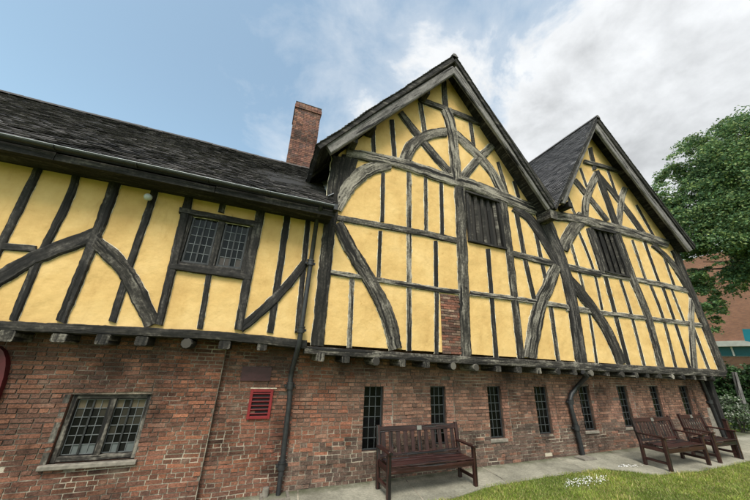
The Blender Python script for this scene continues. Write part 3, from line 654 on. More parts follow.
# side walls and back wall
mb=MB()
mb.add([(XJ,YT+.02,4.6),(XJ,YB2-.3,4.6),(XJ,YB2-.3,F1.z+.3),(XJ,YT+.02,F1.z+.3)],[(0,1,2,3)]); mb.build('side_wall',M['plaster'],hall)
mb=MB(); mb.add([(14.56,YT,2.1),(14.56,YB2-.3,2.1),(14.22,YB2-.3,F2.z),(14.22,YT,F2.z)],[(3,2,1,0)]); mb.build('side_wall',M['plaster'],hall)
mb=MB(); y=YB2-.3; mb.add([(XJ,y,0),(14.5,y,0),(14.2,y,F2.z),(A2.x,y,A2.z-.2),(V0.x,y,V0.z-.2),(A1.x,y,A1.z-.2),(XJ,y,F1.z)],[(0,1,2,3,4,5,6)]); mb.build('rear_wall',M['farbrick'],hall)
# undercroft wall with eight slit windows
tops=[(364.5,383.5),(430,445),(486.5,500),(533,546),(577,588),(616,625.5),(648,656.5),(677.5,686)]
zbot=[.42,.44,.48,.50,.52,.54,.55,.57]; ztop=[1.53,1.53,1.54,1.55,1.56,1.57,1.58,1.59]
OP=[]
for (a,b),c,d in zip(tops,zbot,ztop):
    xa=W(a,386,YB).x; xb=W(b,386,YB).x; OP.append((xa,max(xb,xa+.38),c,d))
jts=[(o[1]+.21,o[2]-.1,o[3]+.1) for o in OP]
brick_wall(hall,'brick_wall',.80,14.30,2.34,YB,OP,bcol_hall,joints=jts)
mb=MB(); mb.add([(14.30,YB,-.2),(14.30,YB+8,-.2),(14.30,YB+8,2.3),(14.30,YB,2.3)],[(0,1,2,3)]); mb.build('undercroft_return',M['farbrick'],hall)
for i,(xa,xb,c,d) in enumerate(OP):
    w=win_empty(hall,xa,YB,c)
    mb=MB(); f=.022; Y=YB+.05
    mb.box((xa+.004,Y,c+.004),(xa+f,Y+.03,d-.004)); mb.box((xb-f,Y,c+.004),(xb-.004,Y+.03,d-.004)); mb.box((xa+f,Y+.002,c+.004),(xb-f,Y+.03,c+f)); mb.box((xa+f,Y+.002,d-f),(xb-f,Y+.03,d-.004)); mb.build('frame',M['iron'],w)
    leaded(w,xa+f,xb-f,c+f,d-f,Y+.02,3,6,'leaddark',lambda i_,j: (.002+random.random()*.004,)*3,thick=.0065)
    mb=MB(); mb.box((xa-.05,YB+.13,c-.05),(xb+.05,YB+.14,d+.05)); mb.build('room_dark_sheet',M['inside'],w)
    if i in (4,5,7,2): mb=MB(); mb.cbox((xa-.03,YB-.03,c-.07),(xb+.05,YB+.045,c-.002),.01,grain=0); mb.build('sill',M['stone'],w)
mb=MB(); mb.box((1.1,5.6,2.30),(14.4,6.2,2.36)); mb.build('jetty_floor',M['oak_dark'],hall)
mb=MB(); mb.cbox((13.93,YB-.03,.05),(14.33,YB+.05,.95),.03,grain=2); mb.build('corner_stone',M['stone'],hall)
mb=MB(); mb.cbox((14.30,YB-.16,.1),(14.50,YB+.06,2.2),.02,grain=2); mb.build('post',M['oak_dark'],hall)  # added dark strip, standing in for shade on the corner's side

G='oak_grey'
def hb(nm,pts,w,th=.03,mt=G,**k): return beam(hall,nm,pts,w,th,mt,**k)
hb('bressummer',[(304,350),(373,354.5),(440,359),(500,362),(560,365.5),(640,369.5),(723,373.5)],[8,8,8,8,8,8,7],.085,'oak_mid',filler=False,back=.1)
for i,px in enumerate([(320,357),(345,359.5),(375.4,361.5),(401.5,363),(425.4,364.6),(452,366),(475,367.5),(497,368.8),(518,369.8),(537.6,370.8),(557,371.6),(574,372.2),(590,373),(607,373.6),(621,374.4),(634,375),(647,375.4),(659,376),(671,376.6),(682,377.2),(693,377.7),(703,378.2),(712,378.6)]):
    joist(hall,px,rnd=(i%4==2 or i%7==5),mt='oak_mid' if i%3 else 'oak_grey')
# --- gable one
hb('post',[(340,158),(333,200),(325,265),(317.2,346)],[17,13,12,13],.05,'oak_mid')
hb('post_head',[(350,157),(345,176),(338,205)],[17,16,8],.042,'oak_mid',filler=False)
hb('brace',[(337.5,211),(345,192),(356,178.5),(370,169.5),(390,165)],[7,14,15,13,10],.048)
hb('tie_beam',[(346,153.5),(400,164),(440,177),(472,186),(536,211)],[9,10,11,11,10],.058)
hb('brace',[(403,166),(411,147),(428,135.5),(446,132.5)],[11,12,10,9],.046)
hb('brace',[(400,113),(421,140),(449,173)],[6,7,7],.034,'oak_mid')
hb('king_post',[(443.3,80),(445.7,114)],[4.5,5],.036,'oak_mid')
hb('king_post',[(446,110),(452,135),(456,181)],[11,9,10],.054)
hb('post',[(459,186),(462,256),(465.5,356)],[10,10,10],.052)
hb('collar',[(421,101),(453,113),(486,126.5)],[5,5,5],.062,'oak_mid')
for pts,w in [([(373,131),(373.6,155)],4.5),([(391.6,120),(394.5,160)],5),([(420,102.5),(424.5,132)],5),([(470,121),(474,150)],4),([(497.6,162),(507,194)],3.5),([(513.6,181),(518.6,198)],3.5),
              ([(383,173),(382,222)],4.2),([(380.3,231),(378.4,277)],4.2),([(408.9,170),(409,351)],5.2),([(425.4,177),(426,233)],4),([(441,182),(442,236)],4),([(435.5,241),(436,290)],4.5),([(436.5,292),(436.3,354)],4.5),([(352,277),(349,348)],5),
              ([(487.6,249),(496,358)],4.6),([(514.7,204),(524,255),(534,300)],4.5),([(533,220),(545,278)],4),([(550.4,306),(558,361)],4.4)]:
    hb('stud',pts,w*.88,.016,'oak_dark' if random.random()<.35 else ('oak_mid' if w<4.6 else G))
hb('brace',[(454.5,134),(475,153),(491,172),(504,196)],[8,8,8,8],.044)
hb('brace',[(492,146),(475,162.4),(462,179)],[8,8,9],.040)
hb('rail',[(337,218),(378.4,225.6),(420,233),(456.4,241)],6,.036); hb('rail',[(330,272.6),(374.6,279.6),(439,290),(461,292.6)],5,.035)
hb('brace',[(337,224),(352,252),(372.7,286.5),(386,313),(395.5,349)],[12,13,13,14,13],.050)
hb('rail',[(508,253),(555.5,264.5),(600,274.5)],6,.036); hb('rail',[(469.6,293.4),(514.7,299),(560,306),(588,310.6)],4.8,.035)
hb('post',[(502,200),(509.6,257.7),(520.5,358)],[8,7,6.5],.046,'oak_mid')
# brick infilled panel
mb=MB(); xa,xb,za,zb_=bpan; z=za; r=0
mb.add([(xa,YT-.006,za),(xb,YT-.006,za),(xb,YT-.006,zb_),(xa,YT-.006,zb_)],[(0,1,2,3)],0)
while z<zb_-.03:
    x=xa-(.1 if r%2 else 0)
    while x<xb:
        l=.2*random.uniform(.8,1.1); a=max(x,xa); b=min(x+l-.01,xb); x+=l
        if b-a>.02:
            k=random.uniform(.65,1.15); c=random.choice([(.24,.10,.07),(.17,.085,.065),(.12,.075,.06),(.30,.20,.15)]); mb.box((a,YT-.022+random.uniform(-.006,.006),z),(b,YT,z+.046),1,col=(c[0]*k,c[1]*k,c[2]*k,1))
    z+=.056; r+=1
mb.build('brick_panel',[M['mortar'],M['brick']],hall)
# --- valley timbers
hb('post',[(538,205),(550,234),(562,264),(571,300),(581,364)],[13,11,10,10,11],.066,'oak_dark')
hb('brace',[(513,208),(528,218),(543,238),(560,268)],[7,8,9,9],.046,'oak_dark')
hb('brace',[(583,216),(571,232),(562,250)],[13,13,11],.048)
hb('brace',[(556,266),(548,285),(538,310),(529,358)],[10,12,13,13],.050)
hb('brace',[(566,276),(580,293),(600,320),(612,342),(621,364)],[8,9,9,9,9],.048,'oak_mid')
# --- gable two
hb('tie_beam',[(548,215.5),(580,220),(606,227),(635,234.5),(667,244.5)],[9,9,9,9,8],.058)
hb('collar',[(583,162),(604,167.5),(626,174)],3.8,.062,'oak_mid')
hb('king_post',[(589.5,148),(594,170)],[3.4,3.6],.04,'oak_mid'); hb('king_post',[(596,171),(604,193),(617,229)],[5,5.5,6],.052,'oak_mid')
hb('brace',[(597,173),(589,190),(585,205),(584.5,221)],[7,7.5,7,6.5],.045)
hb('brace',[(625,188),(621,200),(618.5,226)],[6,6,5.5],.042)
hb('brace',[(598,175),(623,206),(648,241)],[4.5,5,5],.036,'oak_mid'); hb('brace',[(574,180),(590,199.5),(607,221)],5,.036,'oak_mid')
for pts,w in [([(580,168),(586.6,187)],3),([(567,196),(575.5,216)],3),([(607.4,170),(617.5,198)],3),([(636,205),(656,241)],3),
   ([(569,237.5),(587,303),(597,366)],3.5),([(577,228),(593,269),(602,310)],3.3),([(605,276),(617,322),(629,368)],5.5),([(620,279.5),(630.5,312.5),(644.5,368)],3.6),([(632,240),(645.5,280)],3.4),([(650,284),(663.5,320),(676,369)],3.6),
   ([(644,241),(659,283)],3.4),([(662,286),(674,320),(690,370)],3.6),([(662,252),(674,286)],3),([(671,288),(684.5,323)],3),([(692.5,326),(709,371)],3.8)]:
    hb('stud',pts,w*.74,.010,'oak_dark' if random.random()<.4 else 'oak_mid')
hb('post',[(615,230),(632,278),(647,316),(661,369)],[6,6.5,6.3,6],.046,'oak_mid'); hb('post',[(588,228),(602,272)],5,.046,'oak_mid')
hb('rail',[(564,267.5),(601,273.5),(650,282.5),(690,291.5)],[5.2,5,4.8,4.6],.036); hb('rail',[(566,309),(600,313),(635,317),(703,325.6)],[4.4,4.3,4.2,4],.035)
hb('post',[(692,294),(690.5,320),(693.5,369)],[5,4.8,5.5],.044)
hb('brace',[(652,245),(671,263),(687,289)],[4,4.5,4.5],.044,'oak_mid')
hb('post',[(673,250),(689,290),(704,326),(722.5,373)],[6,6,6,6.5],.060,'oak_mid')
# slatted unglazed windows
def slat_window(q,n,wpx):
    (TL,TR,BR,BL)=[W(*p) for p in q]
    w=win_empty(hall,TL.x,YT,BL.z)
    mb=MB(); mb.add([(TL.x-.04,YT+.06,TL.z+.06),(TR.x+.04,YT+.06,TR.z+.06),(BR.x+.04,YT+.06,BR.z-.04),(BL.x-.04,YT+.06,BL.z-.04)],[(3,2,1,0)]); mb.build('shutter_board',M['oak_dark'],w)
    for i in range(n):
        t=(i+.5)/n; a=TL.lerp(TR,t); b=BL.lerp(BR,t); mb=MB(); r=wpx
        vs=[]; 
        for p in (b,a):
            for dx,dy in ((-r,0),(0,-r*.8),(r,0),(0,r*.6)): vs.append((p.x+dx,YT+.02+dy,p.z))
        mb.add(vs,[(0,1,5,4),(1,2,6,5),(2,3,7,6),(3,0,4,7)],0,uvs=[(v[2],v[0]+v[1]) for v in vs]); mb.build('mullion_bar',M['oak_mid'],w)
    for (a,b,nm) in ((BL,BR,'sill'),(TL,TR,'lintel')):
        mb=MB(); h=.055; up=-.03 if nm=='sill' else .02
        vs=[(a.x-.05,YT-.075,a.z+up-h/2),(b.x+.05,YT-.075,b.z+up-h/2),(b.x+.05,YT-.075,b.z+up+h/2),(a.x-.05,YT-.075,a.z+up+h/2)]; vs+=[(v[0],YT+.05,v[2]) for v in vs]
        mb.add(vs,[(0,1,2,3),(0,4,5,1),(3,2,6,7),(1,5,6,2),(4,0,3,7)],0,uvs=[(v[0],v[2]+v[1]) for v in vs]); mb.build(nm,M['oak_dark'],w)
    for p,q_ in ((TL,BL),(TR,BR)):
        mb=MB(); s=.045; vs=[(q_.x-s,YT-.05,q_.z),(q_.x+s,YT-.05,q_.z),(p.x+s,YT-.05,p.z),(p.x-s,YT-.05,p.z)]; vs+=[(v[0],YT+.05,v[2]) for v in vs]
        mb.add(vs,[(0,1,2,3),(0,3,7,4),(1,5,6,2)],0,uvs=[(v[2],v[0]+v[1]) for v in vs]); mb.build('jamb',M['oak_dark'],w)
slat_window([(466,193),(497,203),(504,248),(469,240)],5,.06); slat_window([(591,229),(613,234),(627,276),(604,271)],4,.06)
for q in [(452,118),(453.5,133),(455,148),(455.5,170),(408,162),(414,149),(441,136),(462,190),(462,240),(463.5,288),(340,222),(346,232),(389,338),(392,328),(338,198),(585,212),(587,196),(545,299),(533,338),(373,282)]:
    p=W(q[0]+random.uniform(-1.2,1.2),q[1],YT); mb=MB(); mb.tube([(p.x,YT,p.z),(p.x,YT-.078,p.z)],.014,7); mb.build('peg',M['oak_dark'],hall)
# --- barge boards
def barge(pts,w,m='barge',th=.05): return beam(hall,'barge_board',pts,w,th,m,Y=YG,back=.04,filler=False,jit=.02)
barge([(328,150),(390,110.5),(453.5,70)],[11,9.5,8]); barge([(453,69),(500,135),(550,208)],[6.5,6,6.5])
barge([(593.8,125),(578,163),(562,204)],[4.8,4.5,5]); barge([(594.5,125),(640,186),(690,250.5)],[4.5,4.2,4.5])
# second, darker inner moulding close under the tiles
def inner(pts,w): return beam(hall,'barge_capping',pts,w,.085,'oak_mid',Y=YG,back=.04,filler=False,jit=.02)
inner([(322,144.5),(390,103),(452.5,62.5)],[3.5,3.2,3]); inner([(454,62.5),(500,129),(551.5,203.5)],[3,2.8,3]); inner([(592.5,121.5),(576.5,160),(559.5,201)],[2,2,2.2]); inner([(595.5,121.5),(641,182),(691.5,246.5)],[2.4,2.2,2.6])
# purlins that carry the overhang
for P_ in [(421,100),(485,124),(350,148),(538,204),(560,209),(676,243),(368,134),(503,150),(650,205)]:
    p=W(P_[0],P_[1],YT); mb=MB(); mb.cbox((p.x-.09,YG+.05,p.z-.10),(p.x+.09,YT+.3,p.z+.08),.01,grain=1); mb.build('purlin',M['oak_dark'],hall)
# rafters under the left eave
for i in range(6):
    y=YT+.5+i*.6; mb=MB(); a=Vector((F1.x+.05,y,F1.z-.12)); U=(A1-F1).normalized(); mb.tube([a,a+U*1.0],.05,6); mb.build('rafter',M['oak_dark'],hall)
# plaster strip against the wing, seen beside the corner post is part of the wing wall
# --- down pipes
def pipe(parent,pts,cols,r=.045,label=None,shoe=True):
    mb=MB(); mb.tube(pts,r,12); o=mb.build('downpipe',M['iron'],parent,label)
    for c in cols:
        c=Vector(c); m2=MB(); m2.tube([c+Vector((0,0,-.05)),c+Vector((0,0,.05))],r+.018,12); m2.box((c.x-r-.05,c.y+.01,c.z-.02),(c.x+r+.05,c.y+.06,c.z+.02)); m2.tube([c+Vector((0,0,.04)),c+Vector((0,0,.06))],r+.026,12); m2.build('pipe_collar',M['iron'],o)
    return o
yp=YT-.13
P1=[W(321,206,5.02),W(319.5,212,5.1),W(317,219,yp),W(309,275,yp),W(301,330,yp),W(299.5,341,yp),W(297.5,350,yp+.03),W(292,370,YB-.10),W(290.5,378,YB-.09),W(289.5,400,YB-.09),W(280.7,476,YB-.09)]
pipe(wing,P1,[W(310.5,263,yp-.002),W(301,330,yp),W(290.2,386,YB-.09),W(281.8,466,YB-.09)],label='black cast iron pipe dropping from the wing gutter to the ground')
b=W(280.7,474,YB-.09); mb=MB(); mb.tube([(b.x,b.y,b.z),(b.x,b.y,gz(b.x)+.01)],.038,12); mb.build('pipe_shoe',M['iron'],wing)
mb=MB(); mb.box((b.x-.28,5.62,gz(0)),(b.x+.16,5.66,gz(0)+.05)); mb.box((b.x-.28,5.66,gz(0)),(b.x-.24,YB,gz(0)+.05)); mb.box((b.x+.12,5.66,gz(0)),(b.x+.16,YB,gz(0)+.05)); mb.tube([(b.x-.2,YB-.09,gz(0)-.01),(b.x-.2,YB-.09,gz(0)+.14)],.05,10); mb.build('gully',M['stone'],wing)
mb=MB(); mb.cbox((.97,4.91,4.69),(1.05,5.05,4.81),.01,grain=2); mb.build('gutter_end_box',M['iron'],wing)
P2=[W(583,372,yp),W(586.7,376,yp+.02),W(578,386,YB-.12),W(571.5,394,YB-.09),W(569.8,401,YB-.09),W(571.5,410,YB-.09),W(575.5,424,YB-.09),W(583.5,457.5,YB-.09)]
pipe(hall,P2,[W(570.6,402,YB-.09),W(576.4,428,YB-.09)],r=.055,label='black pipe leaving the valley post and bending down the brick wall')
pipe(hall,[W(699,377,YB-.1),W(702,382,YB-.07),W(727,444,YB-.07)],[W(710,402,YB-.07)],r=.05,label='thin dark pipe near the far corner of the brick wall')
e_=W(583,458,YB-.1); mb=MB(); mb.box((e_.x-.35,5.55,gz(e_.x)+.017),(e_.x+.05,5.8,gz(e_.x)+.045)); mb.build('drain_cover',M['stone'],hall)

# ================================================================== things on the walls
p=W(151,201.5,YT); l=thing('wall_lamp','small white round lamp fixed to a dark stud of the wing','wall lamp',(p.x,YT-.05,p.z))
mb=MB(); mb.tube([p+Vector((0,-.06,0)),p+Vector((0,-.15,.0))],[.022,.022],8); mb.build('lamp_arm',M['iron'],l)
mb=MB()
import bmesh
rings=[]; 
for i in range(7):
    a=math.pi*i/6; rings.append((p+Vector((0,-.16-.06*math.cos(a)+0,-.0)),max(.002,.062*math.sin(a))))
mb.tube([r[0] for r in rings],[r[1] for r in rings],12); mb.build('lamp_globe',M['white'],l)
# dark red curved panel at the picture's left edge
p=W(-9,372,5.7); c=thing('wall_panel','dark red board with a rounded side on the brick wall at far left','sign board',(p.x,5.75,p.z))
mb=MB(); outl=[]
TRs=[W(-45,344,5.75),W(-3,346,5.75),W(3,351,5.75),W(5.5,358,5.75),W(5.5,366,5.75),W(3.5,377,5.75),W(0,388,5.75),W(-6,402,5.75),W(-50,402,5.75)]
f=[(q.x,5.75,q.z) for q in TRs]; bk=[(q.x,5.845,q.z) for q in TRs]; n=len(f)
mb.add(f+bk,[tuple(range(n-1,-1,-1))]+[(i,(i+1)%n,n+(i+1)%n,n+i) for i in range(n)],0); mb.build('board',M['darkred'],c)

# ================================================================== BENCHES
def bench(loc,rz,Lb,label,slats,name='garden_bench',dep=.50):
    t=thing(name,label,'bench',(0,0,0),'dark wooden garden benches along the wall'); m=M['bench']; H=Lb/2
    def part(nm,boxes,kind=None,lab=None,mt=m):
        mb=MB()
        for lo,hi,g,*R_ in boxes: mb.cbox(lo,hi,.006,grain=g,M=R_[0] if R_ else None)
        return mb.build(nm,mt,t,lab)
    yb=dep; sh=.42
    for s in (-1,1):
        xa,xb=sorted((s*H,s*(H-.065)))
        part('leg',[((xa,0,0),(xb,.065,.60),2)])
        # back post leaning backwards, continuing down as rear leg
        mb=MB(); mb.cbox((xa,yb-.06,0),(xb,yb,.43),.006,grain=2)
        R_=Matrix.Translation((0,yb-.03,.43))@Matrix.Rotation(math.radians(-9),4,'X'); mb.cbox((xa+.001,-.03,-.01),(xb-.001,.03,.50),.006,grain=2,M=R_)
        mb.build('back_post',m,t)
        part('armrest',[((min(xa,xb)-.01,-.03,.601),(max(xa,xb)+.01,yb-.02+.0,.632),1)])
        part('end_rail',[((xa+.012,.066,.33),(xb-.012,yb-.061,.41),1),((xa+.012,.066,.11),(xb-.012,yb-.061,.16),1)])
        mb=MB(); mb.tube([((xa+xb)/2,.02,.632),((xa+xb)/2,.02,.636)],.014,8); mb.build('arm_plate',M['brass'],t)
    part('front_rail',[((-H+.066,.012,.32),(H-.066,.045,.405),0)])
    part('rear_rail',[((-H+.066,yb-.045,.32),(H-.066,yb-.015,.40),0)])
    part('seat_slat',[((-H+.07,.0+i*.088,.408+.006*abs(i-2)),(H-.07,.072+i*.088,.430+.006*abs(i-2)),0) for i in range(5)])
    R_=Matrix.Translation((0,yb-.03,.43))@Matrix.Rotation(math.radians(-9),4,'X')
    part('top_rail',[((-H+.066,-.02,.385),(H-.066,.02,.475),0,R_)]); part('lower_rail',[((-H+.066,-.018,.012),(H-.066,.018,.06),0,R_)])
    for i in range(slats):
        x=-H+.066+(i+.5)*(2*H-.132)/slats
        wd=.28*(2*H-.132)/slats
        part('back_slat',[((x-wd,-.009,.061),(x+wd,.009,.384),2,R_)])
    mb=MB(); mb.box((-.05,-.024,.395),(.05,-.0205,.465),M=R_); mb.build('plaque',M['brass'],t)
    t.location=loc; t.rotation_euler.z=rz; return t
g0=lambda x:gz(x)+.017
pf=W(386.5,500,5.10)
bench((3.19,5.14,g0(3.1)),math.radians(1),1.78,'nearest bench, reddish brown with vertical back slats, in front of the first slit windows',11,dep=.5)
bench((9.29,4.50,g0(9.3)-.01),math.radians(0),1.52,'dark brown middle bench, facing the lawn left of the farthest bench',13,dep=.52)
bench((10.98,4.50,g0(11)-.01),math.radians(0),1.05,'short dark bench farthest along the wall by the corner',9,dep=.52)
pp=W(746,461,4.72)
t=thing('wooden_post','short dark square post at the outer end of the farthest bench','post',(11.50,4.62,gz(11.5)))
mb=MB(); mb.cbox((11.46,4.58,gz(11.5)),(11.54,4.66,.90),.008,grain=2); mb.build('shaft',M['bench'],t)
mb=MB(); mb.cbox((11.45,4.57,.901),(11.55,4.67,.925),.01,grain=0); mb.build('cap',M['bench'],t)

# scattered petals
mb=MB()
for i in range(260):
    u=random.random(); px=566+u*40+random.gauss(0,2.0); py=482.5-(u*3.5)+random.gauss(0,2.6)
    d=ray(px,py); tt=(gz(5)+.05-CAM.z)/d.z; q=CAM+d*tt; s=random.uniform(.004,.013); a=random.uniform(0,6.28); h=random.uniform(.0,.012)
    vs=[(q.x+s*math.cos(a+k*math.pi/2),q.y+s*math.sin(a+k*math.pi/2),q.z+h*(k%2)+random.uniform(-.01,.012)) for k in range(4)]; mb.add(vs,[(0,1,2,3)])
for i in range(60):
    px=618+random.random()*24; py=466+random.gauss(0,.8); d=ray(px,py); tt=(gz(7)+.03-CAM.z)/d.z; q=CAM+d*tt; s=random.uniform(.01,.03); a=random.uniform(0,6)
    mb.add([(q.x+s*math.cos(a+k*math.pi/2),q.y+s*math.sin(a+k*math.pi/2),q.z+random.uniform(-.008,.012)) for k in range(4)],[(0,1,2,3)])
o=mb.build('blossom_petals',M['petal']); o['kind']='stuff'; o['label']='white petals scattered on the grass beside the path'; o['category']='petals'

# ================================================================== FOLIAGE
def leaves(name,blobs,n,size,cols,parent=None,gap=.35,flat=.5,seed=1,spray=False):
    """many bent leaf faces in clumps through the volume of each blob"""
    r=np.random.default_rng(seed); C=[];S=[]
    vol=np.array([b[1][0]*b[1][1]*b[1][2] for b in blobs])**.8; cnt=(vol/vol.sum()*n).astype(int)
    for (c,rad),k in zip(blobs,cnt):
        nc=max(8,int(k/(26 if spray else 38))); d=r.normal(size=(nc,3)); d/=np.linalg.norm(d,axis=1)[:,None]; rr=r.uniform(.3,1.05,(nc,1))**.45; rr*=1+.16*np.sin(d[:,:1]*5+c[0])*np.cos(d[:,1:2]*6+c[1])
        cc=np.array(c)+d*rr*np.array(rad); cs=r.uniform(.07,.16,(nc,1))*np.mean(rad)
        keep=np.array([nz(*(p*(.62 if spray else 1.2)))+.35*nz(*(p*1.7))>-gap for p in cc]); cc=cc[keep]; cs=cs[keep]
        tone=r.uniform(.6,1.3,len(cc))
        idx=r.integers(0,len(cc),k); off=r.normal(size=(k,3))*(np.array([1.25,1.25,.32]) if spray else np.array([1,1,.55])); P=cc[idx]+off*cs[idx]*(.8 if spray else 1); P[:,2]-=(.18*(off[:,0]**2+off[:,1]**2)*cs[idx][:,0] if spray else 0); C.append(P); S.append(tone[idx])
    P=np.concatenate(C); T=np.concatenate(S); k=len(P)
    d=r.normal(size=(k,3)); d[:,2]*=flat; d[:,2]-=.35; d/=np.linalg.norm(d,axis=1)[:,None]; s=np.cross(d,r.normal(size=(k,3))); s/=np.linalg.norm(s,axis=1)[:,None]
    L=size*r.uniform(.6,1.4,(k,1)); V=np.zeros((k,4,3)); V[:,0]=P; V[:,1]=P+d*L*.5+s*L*.33; V[:,2]=P+d*L; V[:,3]=P+d*L*.5-s*L*.33
    nrm=np.cross(d,s); V[:,2]+=nrm*L*.15; 
    me=bpy.data.meshes.new(name); off=np.array(WL[parent.name_full]) if parent else 0; V=V-off
    me.vertices.add(4*k); me.vertices.foreach_set('co',V.reshape(-1)); me.loops.add(4*k); me.loops.foreach_set('vertex_index',np.arange(4*k)); me.polygons.add(k); me.polygons.foreach_set('loop_start',np.arange(0,4*k,4)); me.polygons.foreach_set('loop_total',np.full(k,4)); me.update()
    ca=np.array(cols)[r.integers(0,len(cols),k)]*(T*r.uniform(.8,1.2,k))[:,None]; col=np.ones((k,4,4)); col[:,:,:3]=ca[:,None,:]
    at=me.color_attributes.new('Col','FLOAT_COLOR','CORNER'); at.data.foreach_set('color',col.reshape(-1)); me.materials.append(M['leaf'])
    o=bpy.data.objects.new(name,me); COL.objects.link(o)
    if parent: o.parent=parent
    return o
def T(px,py,X): return WX(px,py,X)
X=28
tree=thing('broadleaf_tree','large dark green broadleaf tree overhanging the right edge behind the hall','tree',(X,5.2,0))
bl=[]
def bb(px,py,X,r): q=T(px,py,X); bl.append(((q.x,q.y,q.z),r))
bb(742,170,29,(3.2,2.6,2.6)); bb(700,160,28.5,(2.2,1.5,1.8)); bb(684,195,28,(2.2,1.7,2.0)); bb(715,200,28,(3,2,2.4)); bb(672,180,28.5,(1.5,.85,1.3)); bb(700,230,27.5,(2.4,1.6,1.7)); bb(740,225,28,(3,2.2,2.4))
bb(722,148,29.5,(2.2,1.5,1.7)); bb(664,200,28,(1.4,.75,1.2)); bb(703,262,27.5,(1.8,1.1,1.2)); bb(732,262,28,(2.2,1.0,.9)); bb(699,292,27.5,(1.3,.8,1.1)); bb(741,268,28,(1.5,.8,.8)); bb(705,318,27,(1.0,.45,1.3)); bb(697,275,27.3,(1.2,.9,1.2)); bb(712,300,27,(.9,.5,.9)); bb(728,282,27.5,(1.2,.7,.8)); bb(770,200,29,(3.6,3,4.5)); bb(780,150,30,(3.5,3,3.2)); bb(800,250,28,(3,2.5,3))
bb(690,270,27.5,(1.2,.7,1.2)); bb(745,134,30,(2.2,1.5,1.6)); bb(676,222,27.8,(1.4,.9,1.3))
tc=[(.13,.22,.09),(.10,.18,.075),(.19,.28,.10),(.09,.165,.075),(.28,.34,.12)]
leaves('crown',bl,190000,.14,tc,tree,gap=.03,seed=3,spray=True)
mb=MB(); base=Vector((29,3.2,0)); fork=Vector((29,3.6,6))
mb.tube([base,base+Vector((0,.1,2)),fork],[.62,.45,.38],12)
for c_,r_ in bl:
    if c_[2]<8.5: continue
    e=Vector(c_); m_=fork.lerp(e,.5)+Vector((0,0,.8)); mb.tube([fork-Vector((0,0,random.uniform(0,2))),fork.lerp(m_,.5),m_,m_.lerp(e,.6),e],[.20,.15,.10,.06,.02],7)
mb.build('trunk',M['bark'],tree)
# hedge, shrubs
def shrub(name,label,cat,blobs,n,size,cols,seed,gap=.4):
    c=blobs[0][0]; t=thing(name,label,cat,(c[0],c[1],.1)); leaves('foliage',blobs,n,size,cols,t,gap=gap,seed=seed)
    mb=MB()
    for k in range(5):
        b=blobs[k%len(blobs)][0]; mb.tube([(b[0],b[1],.05),(b[0]+random.uniform(-.2,.2),b[1]+random.uniform(-.2,.2),max(.3,b[2]))],[.03,.015],5)
    mb.build('stem',M['bark'],t); return t
hb_=[]
for i in range(9):
    y=4.2+i*.62; hb_.append(((19.6+.2*nz(i),y,1.25),(.8,.55,1.15+.12*nz(i*1.7))))
shrub('tall_hedge','tall dark green leafy hedge behind the far lawn','hedge',hb_,42000,.10,[(.022,.055,.018),(.035,.08,.022),(.05,.10,.03)],11,.9)
q=WX(731,398,16.2); shrub('flowering_shrub','small pale flowering shrub in front of the hedge by the hall corner','shrub',[((q.x,q.y,.75),(.35,.4,.5))],2200,.07,[(.07,.12,.05),(.10,.14,.07),(.34,.36,.30)],12)
q=WX(745,416,17); shrub('low_hedge','low mid green clipped hedge at the foot of the tall one','hedge',[((17.2,4.6+.45*i,.38),(.4,.35,.34)) for i in range(5)],9000,.06,[(.06,.12,.02),(.09,.16,.03)],13,.9)
q=WX(746,446,13.4); shrub('box_shrub','low yellowish green shrub right of the farthest bench','shrub',[((14.6,4.5,.30),(.5,.5,.26)),((15.2,4.3,.28),(.5,.4,.24))],6500,.045,[(.11,.17,.025),(.15,.20,.04),(.07,.12,.02)],14,.9)
a=WX(734.5,374,17.5); b=WX(747,415,17.5)
t=thing('leaning_pole','grey rough pole leaning in front of the dark hedge','pole',(b.x,b.y,0))
mb=MB(); dd=(b-a); pts=[a-dd*.05+Vector((0,0,0)),a.lerp(b,.5)+Vector((.02,.02,0)),b+dd*.25]; mb.tube(pts,[.075,.085,.10],9); mb.build('shaft',M['barge'],t)

# ================================================================== far building
Xb=46
far=thing('brick_office','plain red brick block with a pale band over a strip of glazing behind the trees','building',(Xb,12,0))
zb1=WX(735,341,Xb).z; zb0=WX(735,346.5,Xb).z; zw0=WX(735,355,Xb).z; ztop=WX(748,246,Xb).z
mb=MB(); mb.box((Xb,-22,zb1),(Xb+12,26,ztop)); mb.build('wall',M['farbrick'],far)
mb=MB(); mb.box((Xb-.25,-22,zb0),(Xb+12,26,zb1)); mb.build('band',M['cream'],far)
mb=MB(); mb.box((Xb+.2,-22,zw0-.5),(Xb+12,26,zb0),1,col=(.02,.09,.10,1)); 
gl=mb.build('glazing',[M['inside'],M['glass']],far)
for i in range(24):
    y=-20+i*1.9; mb=MB(); mb.box((Xb+.1,y,zw0-.5),(Xb+.198,y+.12,zb0)); mb.build('window_post',M['cream'],far)
mb=MB(); mb.box((Xb+.05,-22,0),(Xb+12,26,zw0-.5)); mb.build('lower_wall',M['farbrick'],far)
zt=WX(735,357,31).z
low=thing('brick_garden_wall','low brown brick wall running behind the hedge','wall',(31,8,0))
mb=MB(); mb.box((31,-15,-.1),(31.3,24,zt)); mb.build('wall',M['farbrick'],low); mb=MB(); mb.box((30.96,-15,zt),(31.34,24,zt+.07)); mb.build('coping',M['stone'],low)
tq=[WX(742,329,36),WX(756,329,36),WX(756,343,36),WX(745,341,36)]
tp=thing('teal_panel','small teal blue panel on a mast beside the brick block','sign',(36,tq[0].y-.6,0))
